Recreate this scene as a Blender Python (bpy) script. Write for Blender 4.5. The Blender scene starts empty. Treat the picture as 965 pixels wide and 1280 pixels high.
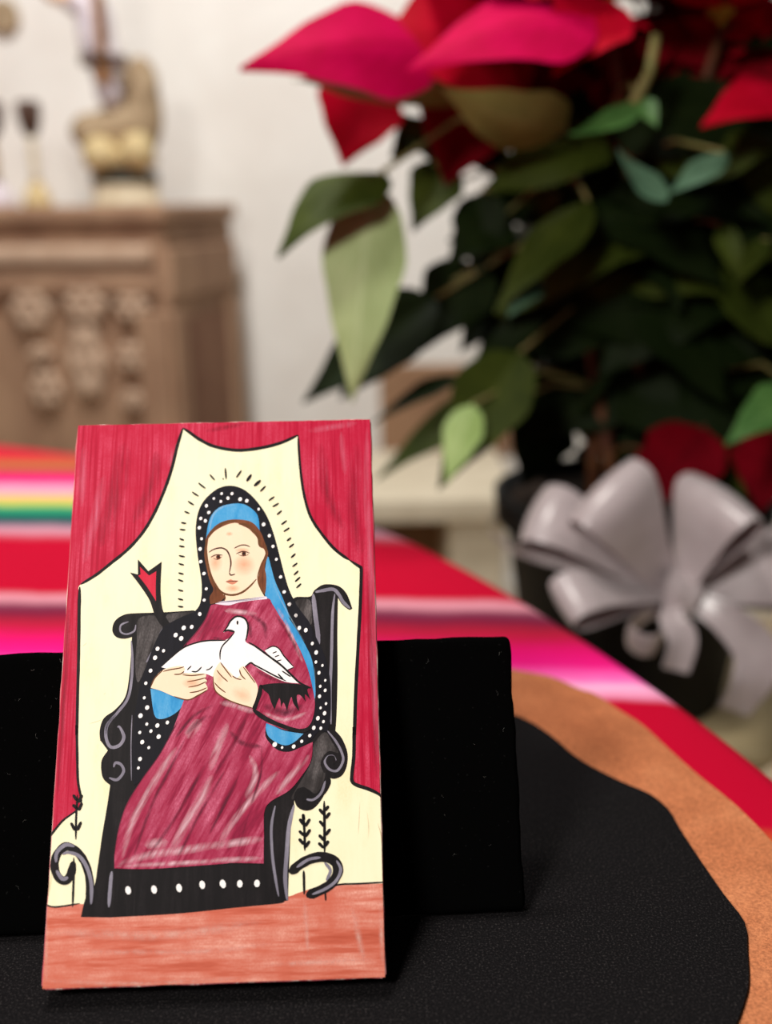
import bpy, bmesh, math, random
from mathutils import Vector, Matrix, geometry, noise

# ------------------------------------------------------------------ camera, world, lights, exposure
scene = bpy.context.scene
COL = scene.collection
F, CX, CY = 1300.0, 482.5, 640.0            # focal length in pixels of the 965x1280 frame
PITCH, ROLL = math.atan(390 / F), 0.016
HC = 0.23285                                # eye height above the tablecloth
FW = Vector((0, math.cos(PITCH), -math.sin(PITCH)))
_u0 = Vector((0, math.sin(PITCH), math.cos(PITCH)))
_r0 = Vector((1, 0, 0))
RT = _r0 * math.cos(ROLL) - _u0 * math.sin(ROLL)
UP = _u0 * math.cos(ROLL) + _r0 * math.sin(ROLL)
EYE = Vector((0, 0, HC))

cam_d = bpy.data.cameras.new('camera')
cam = bpy.data.objects.new('camera', cam_d)
COL.objects.link(cam)
m = Matrix.Identity(4)
for i in range(3):
    m[i][0], m[i][1], m[i][2], m[i][3] = RT[i], UP[i], -FW[i], EYE[i]
cam.matrix_world = m
cam_d.sensor_fit = 'HORIZONTAL'
cam_d.sensor_width = 36.0
cam_d.lens = F / 965 * 36.0
cam_d.clip_start = 0.01
cam_d.dof.use_dof = True
cam_d.dof.focus_distance = 0.335
cam_d.dof.aperture_fstop = 6.4
scene.camera = cam

world = bpy.data.worlds.new('world')
scene.world = world
world.use_nodes = True
world.node_tree.nodes['Background'].inputs[0].default_value = (1.0, 0.93, 0.85, 1)
world.node_tree.nodes['Background'].inputs[1].default_value = 0.06

def area(name, loc, target, size, power, col):
    d = bpy.data.lights.new(name, 'AREA')
    d.shape = 'DISK'
    d.size = size
    d.energy = power
    d.color = col
    o = bpy.data.objects.new(name, d)
    COL.objects.link(o)
    o.location = loc
    o.rotation_euler = (Vector(target) - Vector(loc)).to_track_quat('-Z', 'Y').to_euler()
    return o
area('ceiling_lamp_table', (-0.45, 0.50, 1.75), (-0.10, 0.50, 0), 0.30, 13, (1.0, 0.95, 0.88))
area('ceiling_lamp_wall', (-0.30, 1.10, 1.80), (-0.5, 2.1, 0.2), 0.30, 30, (1.0, 0.97, 0.93))
area('plaque_fill', (-0.50, -0.40, 0.85), (-0.05, 0.32, 0.05), 0.26, 12.2, (1.0, 0.96, 0.90))  # unseen fill added front-left to brighten the plaque more than the plant

vs = scene.view_settings
vs.view_transform = 'Standard'
vs.look = 'None'
vs.gamma = 1.0
vs.use_curve_mapping = False
vs.exposure = 0.0

# ------------------------------------------------------------------ pixel -> place helpers
def ray(x, y):
    return FW + RT * ((x - CX) / F) + UP * ((CY - y) / F)
def on_z(x, y, z=0.0):                       # where a pixel's line meets a level surface
    r = ray(x, y)
    return EYE + r * ((z - HC) / r.z)
def at(x, y, d):                             # the point at depth y=d behind a pixel
    r = ray(x, y)
    return EYE + r * (d / r.y)

# ------------------------------------------------------------------ materials
def lin(c):
    return tuple(((v / 255) / 12.92 if v / 255 <= 0.04045 else ((v / 255 + 0.055) / 1.055) ** 2.4) for v in c) + (1,)

class NT:
    def __init__(s, name):
        s.m = bpy.data.materials.new(name)
        s.m.use_nodes = True
        s.t = s.m.node_tree
        s.b = s.t.nodes['Principled BSDF']
        s.out = s.t.nodes['Material Output']
    def n(s, kind, **kw):
        o = s.t.nodes.new(kind)
        for k, v in kw.items():
            setattr(o, k, v)
        return o
    def l(s, a, b):
        s.t.links.new(a, b)
    def coord(s, scale=(1, 1, 1), rot=(0, 0, 0), which='Object'):
        tc = s.n('ShaderNodeTexCoord')
        mp = s.n('ShaderNodeMapping')
        mp.inputs['Scale'].default_value = scale
        src = tc.outputs[which]
        if any(rot):                             # turn first, then stretch
            rp = s.n('ShaderNodeMapping')
            rp.inputs['Rotation'].default_value = rot
            s.l(src, rp.inputs[0])
            src = rp.outputs[0]
        s.l(src, mp.inputs[0])
        return mp.outputs[0]
    def noise(s, vec, scale=1, detail=4, rough=0.6):
        o = s.n('ShaderNodeTexNoise')
        o.inputs['Scale'].default_value = scale
        o.inputs['Detail'].default_value = detail
        o.inputs['Roughness'].default_value = rough
        s.l(vec, o.inputs['Vector'])
        return o.outputs['Fac']
    def ramp(s, fac, stops, interp='LINEAR'):
        o = s.n('ShaderNodeValToRGB')
        o.color_ramp.interpolation = interp
        e = o.color_ramp.elements
        while len(e) < len(stops):
            e.new(0.5)
        for k, (p, c) in enumerate(stops):
            e[k].position = p
            e[k].color = c
        s.l(fac, o.inputs[0])
        return o.outputs[0]
    def mix(s, fac, a, b, mode='MIX'):
        o = s.n('ShaderNodeMix', data_type='RGBA', blend_type=mode)
        for sock, v in ((o.inputs[0], fac), (o.inputs[6], a), (o.inputs[7], b)):
            if hasattr(v, 'links'):
                s.l(v, sock)
            else:
                sock.default_value = v
        return o.outputs[2]
    def bump(s, h, strength=0.3, dist=0.001):
        o = s.n('ShaderNodeBump')
        o.inputs['Strength'].default_value = strength
        o.inputs['Distance'].default_value = dist
        s.l(h, o.inputs['Height'])
        s.l(o.outputs[0], s.b.inputs['Normal'])
    def setc(s, c):
        if hasattr(c, 'links'):
            s.l(c, s.b.inputs['Base Color'])
        else:
            s.b.inputs['Base Color'].default_value = c
    def rough(s, r, spec=0.3):
        s.b.inputs['Roughness'].default_value = r
        s.b.inputs['Specular IOR Level'].default_value = spec

def mottled(name, c1, c2, scale, rough=0.7, bump=0.2, bdist=0.001, detail=4, spec=0.3, lo=0.35, hi=0.65, rot=(0, 0, 0), which='Object'):
    t = NT(name)
    v = t.coord(scale if isinstance(scale, tuple) else (scale,) * 3, rot, which)
    f = t.noise(v, 1, detail)
    t.setc(t.ramp(f, [(lo, lin(c1)), (hi, lin(c2))]))
    t.rough(rough, spec)
    if bump:
        t.bump(f, bump, bdist)
    return t.m

def paint_mat(name, base, light, dark=None, rot=0.0, amount=1.0, along=30, across=420, spec=0.12):
    """brushed acrylic on wood: streaks along the brush, fine vertical wood grain, speckle"""
    t = NT(name)
    f1 = t.noise(t.coord((across, along, 1), (0, 0, rot)), 1, 5, 0.65)
    f2 = t.noise(t.coord((90, 60, 1)), 1, 3)
    f3 = t.noise(t.coord((2200, 1200, 1)), 1, 2)
    a = t.ramp(f1, [(0.42, (0, 0, 0, 1)), (0.72, (1, 1, 1, 1))])
    b = t.ramp(f2, [(0.35, (0.15, 0.15, 0.15, 1)), (0.65, (1, 1, 1, 1))])
    k = t.mix(1.0, a, b, 'MULTIPLY')
    sp = t.ramp(f3, [(0.40, (0.55, 0.55, 0.55, 1)), (0.6, (1, 1, 1, 1))])
    k = t.mix(1.0, k, sp, 'MULTIPLY')
    k2 = t.n('ShaderNodeMath', operation='MULTIPLY')
    t.l(k, k2.inputs[0])
    k2.inputs[1].default_value = amount
    c = t.mix(k2.outputs[0], lin(base), lin(light))
    if dark:
        d = t.ramp(f1, [(0.30, (1, 1, 1, 1)), (0.46, (0, 0, 0, 1))])
        d2 = t.n('ShaderNodeMath', operation='MULTIPLY')
        t.l(d, d2.inputs[0])
        d2.inputs[1].default_value = 0.6 * amount
        c = t.mix(d2.outputs[0], c, lin(dark))
    t.setc(c)
    t.rough(0.55, spec)
    t.bump(f1, 0.12, 0.0003)
    return t.m

def stroke_mat(name, col, strength=0.8, grain=(500, 60), rot=0.0, soft=1.0):
    """a dry-brush stroke: thin paint that lets the coat below show through"""
    t = NT(name)
    t.setc(lin(col))
    t.rough(0.55, 0.25)
    tc = t.n('ShaderNodeTexCoord')
    sx = t.n('ShaderNodeSeparateXYZ')
    t.l(tc.outputs['UV'], sx.inputs[0])
    def hump(sock, power):
        a = t.n('ShaderNodeMath', operation='MULTIPLY_ADD'); t.l(sock, a.inputs[0]); a.inputs[1].default_value = 2; a.inputs[2].default_value = -1
        b = t.n('ShaderNodeMath', operation='ABSOLUTE'); t.l(a.outputs[0], b.inputs[0])
        c = t.n('ShaderNodeMath', operation='SUBTRACT'); c.inputs[0].default_value = 1; t.l(b.outputs[0], c.inputs[1])
        d = t.n('ShaderNodeMath', operation='POWER'); t.l(c.outputs[0], d.inputs[0]); d.inputs[1].default_value = power
        return d.outputs[0]
    hv, hu = hump(sx.outputs[1], soft), hump(sx.outputs[0], 0.4)
    nf = t.ramp(t.noise(t.coord((grain[0], grain[1], 1), (0, 0, rot)), 1, 4), [(0.30, (0.0, 0.0, 0.0, 1)), (0.70, (1, 1, 1, 1))])
    a = t.n('ShaderNodeMath', operation='MULTIPLY'); t.l(hv, a.inputs[0]); t.l(hu, a.inputs[1])
    b = t.n('ShaderNodeMath', operation='MULTIPLY'); t.l(a.outputs[0], b.inputs[0]); t.l(nf, b.inputs[1])
    c = t.n('ShaderNodeMath', operation='MULTIPLY', use_clamp=True); t.l(b.outputs[0], c.inputs[0]); c.inputs[1].default_value = strength
    t.l(c.outputs[0], t.b.inputs['Alpha'])
    return t.m

# ------------------------------------------------------------------ object helpers
def link(name, mesh, mat=None, parent=None, smooth=False):
    o = bpy.data.objects.new(name, mesh)
    COL.objects.link(o)
    if mat is not None and not mesh.materials:
        mesh.materials.append(mat)
    if parent is not None:
        o.parent = parent
    if smooth:
        for p in mesh.polygons:
            p.use_smooth = True
    return o
def bm_obj(name, bm, mat, parent=None, smooth=False):
    me = bpy.data.meshes.new(name)
    bm.normal_update()
    bm.to_mesh(me)
    bm.free()
    return link(name, me, mat, parent, smooth)
def empty(name, loc=(0, 0, 0)):
    o = bpy.data.objects.new(name, None)
    o.empty_display_size = 0.02
    COL.objects.link(o)
    o.location = loc
    return o
def tag(o, label=None, cat=None, group=None, kind=None):
    if label: o['label'] = label
    if cat: o['category'] = cat
    if group: o['group'] = group
    if kind: o['kind'] = kind
    return o
def add_box(bm, c, s, rot=None):
    M = Matrix.Translation(Vector(c)) @ (rot.to_4x4() if rot else Matrix.Identity(4)) @ Matrix.Diagonal((s[0], s[1], s[2], 1))
    return bmesh.ops.create_cube(bm, size=1, matrix=M)['verts']
def bevel_all(bm, w, seg=2):
    bmesh.ops.bevel(bm, geom=bm.edges[:], offset=w, segments=seg, profile=0.5, affect='EDGES')
def box(name, c, s, mat, parent=None, bev=0.004, seg=2):
    bm = bmesh.new()
    add_box(bm, c, s)
    if bev:
        bevel_all(bm, bev, seg)
    return bm_obj(name, bm, mat, parent)
def lathe(name, prof, mat, parent=None, c=(0, 0, 0), n=28, sx=1, sy=1):
    bm = bmesh.new()
    rings = []
    for r, z in prof:
        rings.append([bm.verts.new((c[0] + sx * r * math.cos(2 * math.pi * k / n), c[1] + sy * r * math.sin(2 * math.pi * k / n), c[2] + z)) for k in range(n)])
    for a, b in zip(rings, rings[1:]):
        for k in range(n):
            bm.faces.new((a[k], a[(k + 1) % n], b[(k + 1) % n], b[k]))
    bm.faces.new(rings[0][::-1])
    bm.faces.new(rings[-1])
    return bm_obj(name, bm, mat, parent, True)
def tube_into(bm, pts, radii, n=8):
    pts = [Vector(p) for p in pts]
    rings = []
    side = None
    for i, p in enumerate(pts):
        d = (pts[min(i + 1, len(pts) - 1)] - pts[max(i - 1, 0)]).normalized()
        if side is None:
            side = d.orthogonal().normalized()
        side = (side - d * side.dot(d)).normalized()
        up = d.cross(side)
        r = radii[i] if isinstance(radii, (list, tuple)) else radii
        rings.append([bm.verts.new(p + side * r * math.cos(2 * math.pi * k / n) + up * r * math.sin(2 * math.pi * k / n)) for k in range(n)])
    for a, b in zip(rings, rings[1:]):
        for k in range(n):
            bm.faces.new((a[k], a[(k + 1) % n], b[(k + 1) % n], b[k]))
    bm.faces.new(rings[0][::-1])
    bm.faces.new(rings[-1])
def tube(name, pts, radii, mat, parent=None, n=8):
    bm = bmesh.new()
    tube_into(bm, pts, radii, n)
    return bm_obj(name, bm, mat, parent, True)
def catmull(pts, sub=4, closed=False):
    """smooth curve; a point with a third value is a sharp corner"""
    P = []
    for p in pts:
        P.append((p[0], p[1]))
        if len(p) > 2:
            P.append((p[0], p[1]))
    n = len(P)
    out = []
    rng = range(n if closed else n - 1)
    g = (lambda i: P[i % n]) if closed else (lambda i: P[max(0, min(n - 1, i))])
    for i in rng:
        a, b, c, d = g(i - 1), g(i), g(i + 1), g(i + 2)
        if b == c:
            continue
        for k in range(sub):
            t = k / sub
            out.append(tuple(0.5 * (2 * b[j] + (c[j] - a[j]) * t + (2 * a[j] - 5 * b[j] + 4 * c[j] - d[j]) * t * t + (3 * b[j] - a[j] - 3 * c[j] + d[j]) * t ** 3) for j in (0, 1)))
    if not closed:
        out.append(P[-1])
    return out
def prism(name, poly3, thick, mat, parent=None, bev=0.0):
    """a sheet: outline (points on one level), top at their height, given thickness"""
    bm = bmesh.new()
    top = [bm.verts.new(p) for p in poly3]
    bot = [bm.verts.new(Vector(p) - Vector((0, 0, thick))) for p in poly3]
    tri = geometry.tessellate_polygon([[Vector(p) for p in poly3]])
    for a, b, c in tri:
        for vs_, flip in ((top, False), (bot, True)):
            f = [vs_[a], vs_[b], vs_[c]]
            nrm = (f[1].co - f[0].co).cross(f[2].co - f[0].co)
            if (nrm.z < 0) != flip:
                f = f[::-1]
            bm.faces.new(f)
    n = len(top)
    for k in range(n):
        bm.faces.new((top[k], bot[k], bot[(k + 1) % n], top[(k + 1) % n]))
    bmesh.ops.recalc_face_normals(bm, faces=bm.faces[:])
    return bm_obj(name, bm, mat, parent)

# ------------------------------------------------------------------ the room
FLOOR_Z = -0.75
WALL_Y = 2.36
plaster = mottled('plaster', (238, 234, 228), (248, 246, 241), 6, 0.9, 0.25, 0.004)
floor_m = mottled('floor_tile', (196, 176, 146), (218, 200, 170), 5, 0.6, 0.1)
tag(box('floor', (0, 1.0, FLOOR_Z - 0.05), (6, 5, 0.1), floor_m, bev=0), kind='structure')
tag(box('wall_back', (0, WALL_Y + 0.1, 0.55), (6, 0.2, 2.6), plaster, bev=0), kind='structure')
tag(box('baseboard_back', (0, WALL_Y - 0.008, FLOOR_Z + 0.05), (6, 0.016, 0.1), plaster, bev=0.003), kind='structure')

# ------------------------------------------------------------------ round table and striped blanket
TC, TR = Vector((-0.779, 0.1586)), 0.968
wood_dark = mottled('dark_table_wood', (60, 36, 22), (92, 58, 36), (6, 60, 60), 0.5, 0.2)
tb = tag(empty('round_table', (TC.x, TC.y, FLOOR_Z)), 'round dark wooden pedestal table under the striped blanket', 'table')
lathe('tabletop', [(0.94, 0.715), (0.955, 0.722), (0.955, 0.738), (0.945, 0.7455)], wood_dark, tb, n=96)
lathe('pedestal', [(0.09, 0.06), (0.06, 0.12), (0.05, 0.35), (0.08, 0.55), (0.16, 0.70), (0.20, 0.715)], wood_dark, tb)
lathe('base', [(0.36, 0.0), (0.37, 0.02), (0.34, 0.045), (0.12, 0.07)], wood_dark, tb, n=48)

# stripes run across the table; v = y + 0.09 x says how far a stripe lies
def vof(x, y):
    p = on_z(x, y)
    return p.y + 0.09 * p.x
S = []                                       # (v, colour) from far to near
def row(x, y, c): S.append((vof(x, y), c))
RED = (184, 0, 42)
for y, c in ((553, (190, 25, 50)), (560, (205, 25, 55)), (570, (200, 30, 55)), (577, (200, 90, 60)), (584, (150, 110, 60)), (590, (205, 30, 70)), (597, (225, 25, 110)),
             (603, (235, 70, 140)), (610, (245, 165, 190)), (618, (240, 150, 165)), (623, (225, 190, 90)), (629, (200, 190, 80)), (634, (60, 165, 110)), (642, (20, 120, 95)), (649, (15, 75, 85)), (655, (70, 60, 80)),
             (659, (190, 150, 165)), (668, (205, 120, 140)), (672, RED), (739, RED), (742, (215, 140, 155)), (754, (195, 125, 140)), (758, (105, 25, 60)), (768, (120, 25, 55)), (776, (165, 25, 50)), (786, (190, 20, 65))):
    row(40, y, c)
for y, c in ((816, (226, 10, 110)), (832, (232, 25, 130)), (842, (243, 90, 175)), (853, (246, 120, 190)), (858, (252, 180, 215)), (866, (248, 165, 205)), (869.5, RED)):
    row(690, y, c)
row(962, 1049, RED); row(962, 1053, (245, 190, 40)); row(962, 1085, (240, 160, 40)); row(962, 1092, (40, 140, 90)); row(962, 1130, (20, 80, 80)); row(962, 1140, RED)
S.sort()
V0, V1 = -0.95, 1.20
t = NT('striped_wool')
tc = t.n('ShaderNodeTexCoord')
sep = t.n('ShaderNodeSeparateXYZ')
nz = t.noise(t.coord((25, 25, 25)), 1, 2)
t.l(tc.outputs['Object'], sep.inputs[0])
a = t.n('ShaderNodeMath', operation='MULTIPLY_ADD'); t.l(sep.outputs[0], a.inputs[0]); a.inputs[1].default_value = 0.09; t.l(sep.outputs[1], a.inputs[2])
w = t.n('ShaderNodeMath', operation='MULTIPLY_ADD'); t.l(nz, w.inputs[0]); w.inputs[1].default_value = 0.008; t.l(a.outputs[0], w.inputs[2])
b = t.n('ShaderNodeMapRange'); t.l(w.outputs[0], b.inputs[0]); b.inputs[1].default_value = V0 + 0.004; b.inputs[2].default_value = V1 + 0.004
# a ramp holds 32 stops: use two ramps joined at the plain red
stops = [((v - V0) / (V1 - V0), lin(c)) for v, c in S]
split = next(i for i, (v, c) in enumerate(S) if v > 0.64)
r1 = t.ramp(b.outputs[0], stops[:split])
r2 = t.ramp(b.outputs[0], stops[split:])
sel = t.n('ShaderNodeMath', operation='GREATER_THAN'); t.l(b.outputs[0], sel.inputs[0]); sel.inputs[1].default_value = (0.645 - V0) / (V1 - V0)
colr = t.mix(sel.outputs[0], r1, r2)
t.setc(colr)
t.rough(0.95, 0.1)
wv = t.noise(t.coord((350, 900, 350)), 1, 2)
t.bump(wv, 0.35, 0.0006)
bm = bmesh.new()
NA = 220
rings = []
for j, (dr, z) in enumerate(((-0.968, 0), (-0.6, 0), (-0.25, 0), (-0.06, 0), (-0.010, 0), (-0.003, -0.002), (0.001, -0.008), (0.004, -0.03), (0.008, -0.08), (0.012, -0.14), (0.016, -0.20))):
    ring = []
    for k in range(NA):
        th = 2 * math.pi * k / NA
        wob = max(0, -z) * 0.16 * math.sin(th * 23 + 1.3 * math.sin(th * 5)) + 0.004 * math.sin(th * 9 + 1)* (1 if j > 3 else 0)
        r = TR + dr + wob
        ring.append((TC.x + r * math.cos(th), TC.y + r * math.sin(th), z))
    rings.append(ring)
vsr = []
for j, ring in enumerate(rings):
    vsr.append([bm.verts.new(p) for p in ring] if j else [bm.verts.new((TC.x, TC.y, 0))])
for k in range(NA):
    bm.faces.new((vsr[0][0], vsr[1][k], vsr[1][(k + 1) % NA]))
for j in range(1, len(vsr) - 1):
    for k in range(NA):
        bm.faces.new((vsr[j][k], vsr[j + 1][k], vsr[j + 1][(k + 1) % NA], vsr[j][(k + 1) % NA]))
cloth = bm_obj('striped_blanket', bm, t.m, None, True)
sd = cloth.modifiers.new('thickness', 'SOLIDIFY'); sd.thickness = 0.0022; sd.offset = -1
tag(cloth, 'woven red and pink striped blanket spread over the round table', 'blanket')

# ------------------------------------------------------------------ suede mat and black felt on it
t = NT('tan_suede')
f1 = t.noise(t.coord((18, 18, 18)), 1, 4)
f2 = t.noise(t.coord((1100, 1100, 1100)), 1, 2)
c = t.ramp(f1, [(0.3, lin((158, 96, 64))), (0.52, lin((184, 116, 79))), (0.72, lin((202, 136, 96)))])
c = t.mix(0.55, c, t.ramp(f2, [(0.3, lin((120, 108, 102))), (0.7, lin((224, 214, 206)))]), 'OVERLAY')
t.setc(c); t.rough(0.95, 0.1); t.bump(f2, 0.4, 0.0004)
suede_px = [(560, 822), (600, 828), (648, 838), (690, 846), (722, 860), (745, 868), (775, 888), (803, 906), (838, 938), (872, 968), (905, 994), (930, 1016), (965, 1052), (1010, 1110), (1050, 1190), (1060, 1290)]
right = [on_z(x, y, 0.0032) for x, y in suede_px] + [Vector((0.118, 0.215, 0.0032)), Vector((0.105, 0.165, 0.0032)), Vector((0.065, 0.125, 0.0032)), Vector((0.0, 0.105, 0.0032)), Vector((-0.06, 0.098, 0.0032))]
def close_left(right, cxm, z):
    """the hidden half mirrors the half in view, with a little unevenness"""
    random.seed(4)
    out = [Vector((2 * cxm - p.x + random.uniform(-.006, .006), p.y + random.uniform(-.006, .006), z)) for p in right]
    return right + out[::-1]
poly = close_left(right, -0.11, 0.0032)
poly = [Vector((x, y, 0.0032)) for x, y in catmull([(p.x, p.y) for p in poly], 4, True)]
tag(prism('suede_mat', poly, 0.0022, t.m), 'tan suede mat with a wavy cut edge under the black felt', 'mat')

t = NT('black_felt')
f2 = t.noise(t.coord((1400, 1400, 1400)), 1, 2)
f3 = t.noise(t.coord((420, 420, 420)), 1, 1)
c = t.ramp(f2, [(0.45, lin((18, 17, 18))), (0.60, lin((28, 26, 27))), (0.76, lin((62, 58, 57)))])
t.setc(c); t.rough(1.0, 0.02); t.bump(f2, 0.3, 0.0001)
felt_px = [(520, 868), (600, 880), (655, 898), (690, 920), (714, 941), (736, 956), (775, 976), (812, 992), (836, 1012), (850, 1036), (872, 1070), (905, 1118), (931, 1153, 1), (934, 1185), (936, 1222), (932, 1246), (918, 1285), (890, 1335)]
right = [on_z(q[0], q[1], 0.0050) for q in felt_px] + [Vector((0.060, 0.195, 0.005)), Vector((0.030, 0.165, 0.005)), Vector((-0.02, 0.148, 0.005)), Vector((-0.07, 0.142, 0.005))]
poly = close_left(right, -0.11, 0.0050)
poly = [Vector((x, y, 0.0050)) for x, y in catmull([(p.x, p.y) for p in poly], 3, True)]
tag(prism('felt_mat', poly, 0.0015, t.m), 'black felt sheet with an uneven cut edge lying on tan suede', 'mat')
GZ = 0.0051

# ------------------------------------------------------------------ black velvet stand
t = NT('black_velvet')
sp = t.noise(t.coord((700, 700, 700)), 1, 1)
c = t.ramp(sp, [(0.70, lin((5, 5, 5))), (0.80, lin((20, 20, 20)))])
t.setc(c); t.rough(1.0, 0.0)
velvet = t.m
b0, b1 = on_z(-330, 1188, GZ + 0.0020), on_z(657, 1139, GZ + 0.0020)
dx = (b1 - b0); VW = dx.length; dx.normalize()
back = Vector((-dx.y, dx.x, 0)); back = back if back.y > 0 else -back
LV = math.radians(24.6)
vup = Vector((0, 0, 1)) * math.cos(LV) + back * math.sin(LV)
vn = dx.cross(vup)                              # towards the viewer
stand = empty('velvet_stand', b0)
VM = Matrix((dx, vup, vn)).transposed().to_4x4(); VM.translation = b0
stand.matrix_world = VM
tag(stand, 'black velvet covered display board behind the painted plaque', 'display stand')
VH = 0.0905
bm = bmesh.new()
nx, ny = 60, 24
add_box(bm, (VW / 2, VH / 2, -0.0025), (VW, VH, 0.005))
bevel_all(bm, 0.0018, 3)
bmesh.ops.subdivide_edges(bm, edges=[e for e in bm.edges if e.calc_length() > 0.05], cuts=40, use_grid_fill=True)
for v in bm.verts:
    e = min(v.co.x, VW - v.co.x, v.co.y, VH - v.co.y)
    if e < 0.003:
        k = 0.0006 * noise.noise(v.co * 180)
        v.co.x += k; v.co.y += abs(k) if v.co.y < 0.01 else k
board_o = bm_obj('velvet_board', bm, velvet, stand, True)
# rear prop: a hinged strut from the board's back down to the felt
L_strut = 0.075
top = Vector((VW / 2, 0.070, -0.005))
wtop = VM @ top
foot = Vector((wtop.x, wtop.y, 0)) + back * 0.035; foot.z = GZ
bm = bmesh.new()
inv = VM.inverted()
for s in (-0.03, 0.03):
    pass
lf = inv @ foot
q = [Vector((top.x - .03, top.y, top.z)), Vector((top.x + .03, top.y, top.z)), Vector((lf.x + .03, lf.y, lf.z)), Vector((lf.x - .03, lf.y, lf.z))]
nn = (q[1] - q[0]).cross(q[3] - q[0]).normalized() * 0.003
va = [bm.verts.new(p) for p in q]; vb = [bm.verts.new(p + nn) for p in q]
bm.faces.new(va); bm.faces.new(vb[::-1])
for k in range(4):
    bm.faces.new((va[k], vb[k], vb[(k + 1) % 4], va[(k + 1) % 4]))
bmesh.ops.recalc_face_normals(bm, faces=bm.faces[:])
bm_obj('rear_strut', bm, velvet, stand)
# stray lint caught on the pile
random.seed(11)
bm = bmesh.new()
for k in range(46):
    x = random.uniform(0.6, 1.0) * VW * 0.99 if k % 3 else random.uniform(.28, .40) * VW
    y = random.uniform(0.05, 0.97) * VH
    a = random.uniform(0, 6.28); L = random.uniform(.0003, .0011)
    pts = [Vector((x + L * s * math.cos(a + .5 * s), y + L * s * math.sin(a + .5 * s), 0.0002)) for s in (-1, 0, 1)]
    tube_into(bm, pts, 0.000018, 4)
tag(bm_obj('lint', bm, mottled('grey_lint', (90, 90, 88), (150, 148, 142), 300, 0.9, 0), stand), kind='stuff')

# ------------------------------------------------------------------ the painted plaque
corners = [(90, 537), (457, 529), (483, 1229), (52, 1244)]
TH = 0.010
o3 = Vector((-0.10417097, 0.25411864, HC - 0.22377227))      # front lower left corner
ex = Vector((0.99968, 0.02536, 0.0)).normalized()
hb = Vector((-0.02507, 0.56056, 0.82773))
ey = (hb - ex * hb.dot(ex)).normalized()
ez = ex.cross(ey)
shift = GZ - (o3.z - TH * ez.z) + 0.0001                     # rest its rear lower edge on the felt
o3.z += shift
PW, PH = 0.1021, 0.18
PM = Matrix((ex, ey, ez)).transposed().to_4x4(); PM.translation = o3
plaque = empty('painted_plaque')
plaque.matrix_world = PM
tag(plaque, 'painted wooden plaque of a veiled seated woman holding a white dove', 'plaque')

# plaque-plane coordinates of a photo pixel, by the corners' homography
def homography(src, dst):
    A = []
    for (x, y), (u, v) in zip(src, dst):
        A.append([x, y, 1, 0, 0, 0, -u * x, -u * y, u])
        A.append([0, 0, 0, x, y, 1, -v * x, -v * y, v])
    n = 8
    for i in range(n):
        p = max(range(i, n), key=lambda r: abs(A[r][i]))
        A[i], A[p] = A[p], A[i]
        for r in range(n):
            if r != i:
                f = A[r][i] / A[i][i]
                A[r] = [a - f * b for a, b in zip(A[r], A[i])]
    return [A[i][8] / A[i][i] for i in range(n)] + [1]
HM = homography(corners, [(0, PH), (PW, PH), (PW, 0), (0, 0)])
def uv(x, y):
    w = HM[6] * x + HM[7] * y + 1
    return ((HM[0] * x + HM[1] * y + HM[2]) / w, (HM[3] * x + HM[4] * y + HM[5]) / w)
MM = PW / 400.0                               # about one photo pixel in plaque metres

board_m = NT('gesso_wood')
f = board_m.noise(board_m.coord((300, 40, 120)), 1, 5)
board_m.setc(board_m.ramp(f, [(0.38, lin((190, 60, 78))), (0.52, lin((214, 120, 126))), (0.62, lin((238, 216, 206)))]))
board_m.rough(0.7, 0.2); board_m.bump(f, 0.3, 0.0005)
bm = bmesh.new()
out = []
def edge_pts():
    N = 26
    c = 0.0012
    for k in range(N): out.append((c + (PW - 2 * c) * k / (N - 1), 0.0))
    for k in range(2 * N): out.append((PW, c + (PH - 2 * c) * k / (2 * N - 1)))
    for k in range(N): out.append((PW - c - (PW - 2 * c) * k / (N - 1), PH))
    for k in range(2 * N): out.append((0.0, PH - c - (PH - 2 * c) * k / (2 * N - 1)))
edge_pts()
rng = []
for i, (x, y) in enumerate(out):
    k = 0.00035 * noise.noise(Vector((x * 120, y * 120, 3)))
    nx_ = -1 if x < 1e-6 else (1 if x > PW - 1e-6 else 0)
    ny_ = -1 if y < 1e-6 else (1 if y > PH - 1e-6 else 0)
    rng.append((x + nx_ * k, y + ny_ * k, nx_, ny_))
loops = []
for inset, z in ((0.0006, -TH), (0, -TH + 0.0006), (0, -0.0006), (0.0002, -0.0002), (0.0006, 0)):
    loops.append([bm.verts.new((x - nx_ * inset, y - ny_ * inset, z)) for x, y, nx_, ny_ in rng])
n = len(rng)
for a_, b_ in zip(loops, loops[1:]):
    for k in range(n):
        bm.faces.new((a_[k], a_[(k + 1) % n], b_[(k + 1) % n], b_[k]))
bm.faces.new(loops[0][::-1]); bm.faces.new(loops[-1])
bm_obj('wood_board', bm, board_m.m, plaque)

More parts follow.
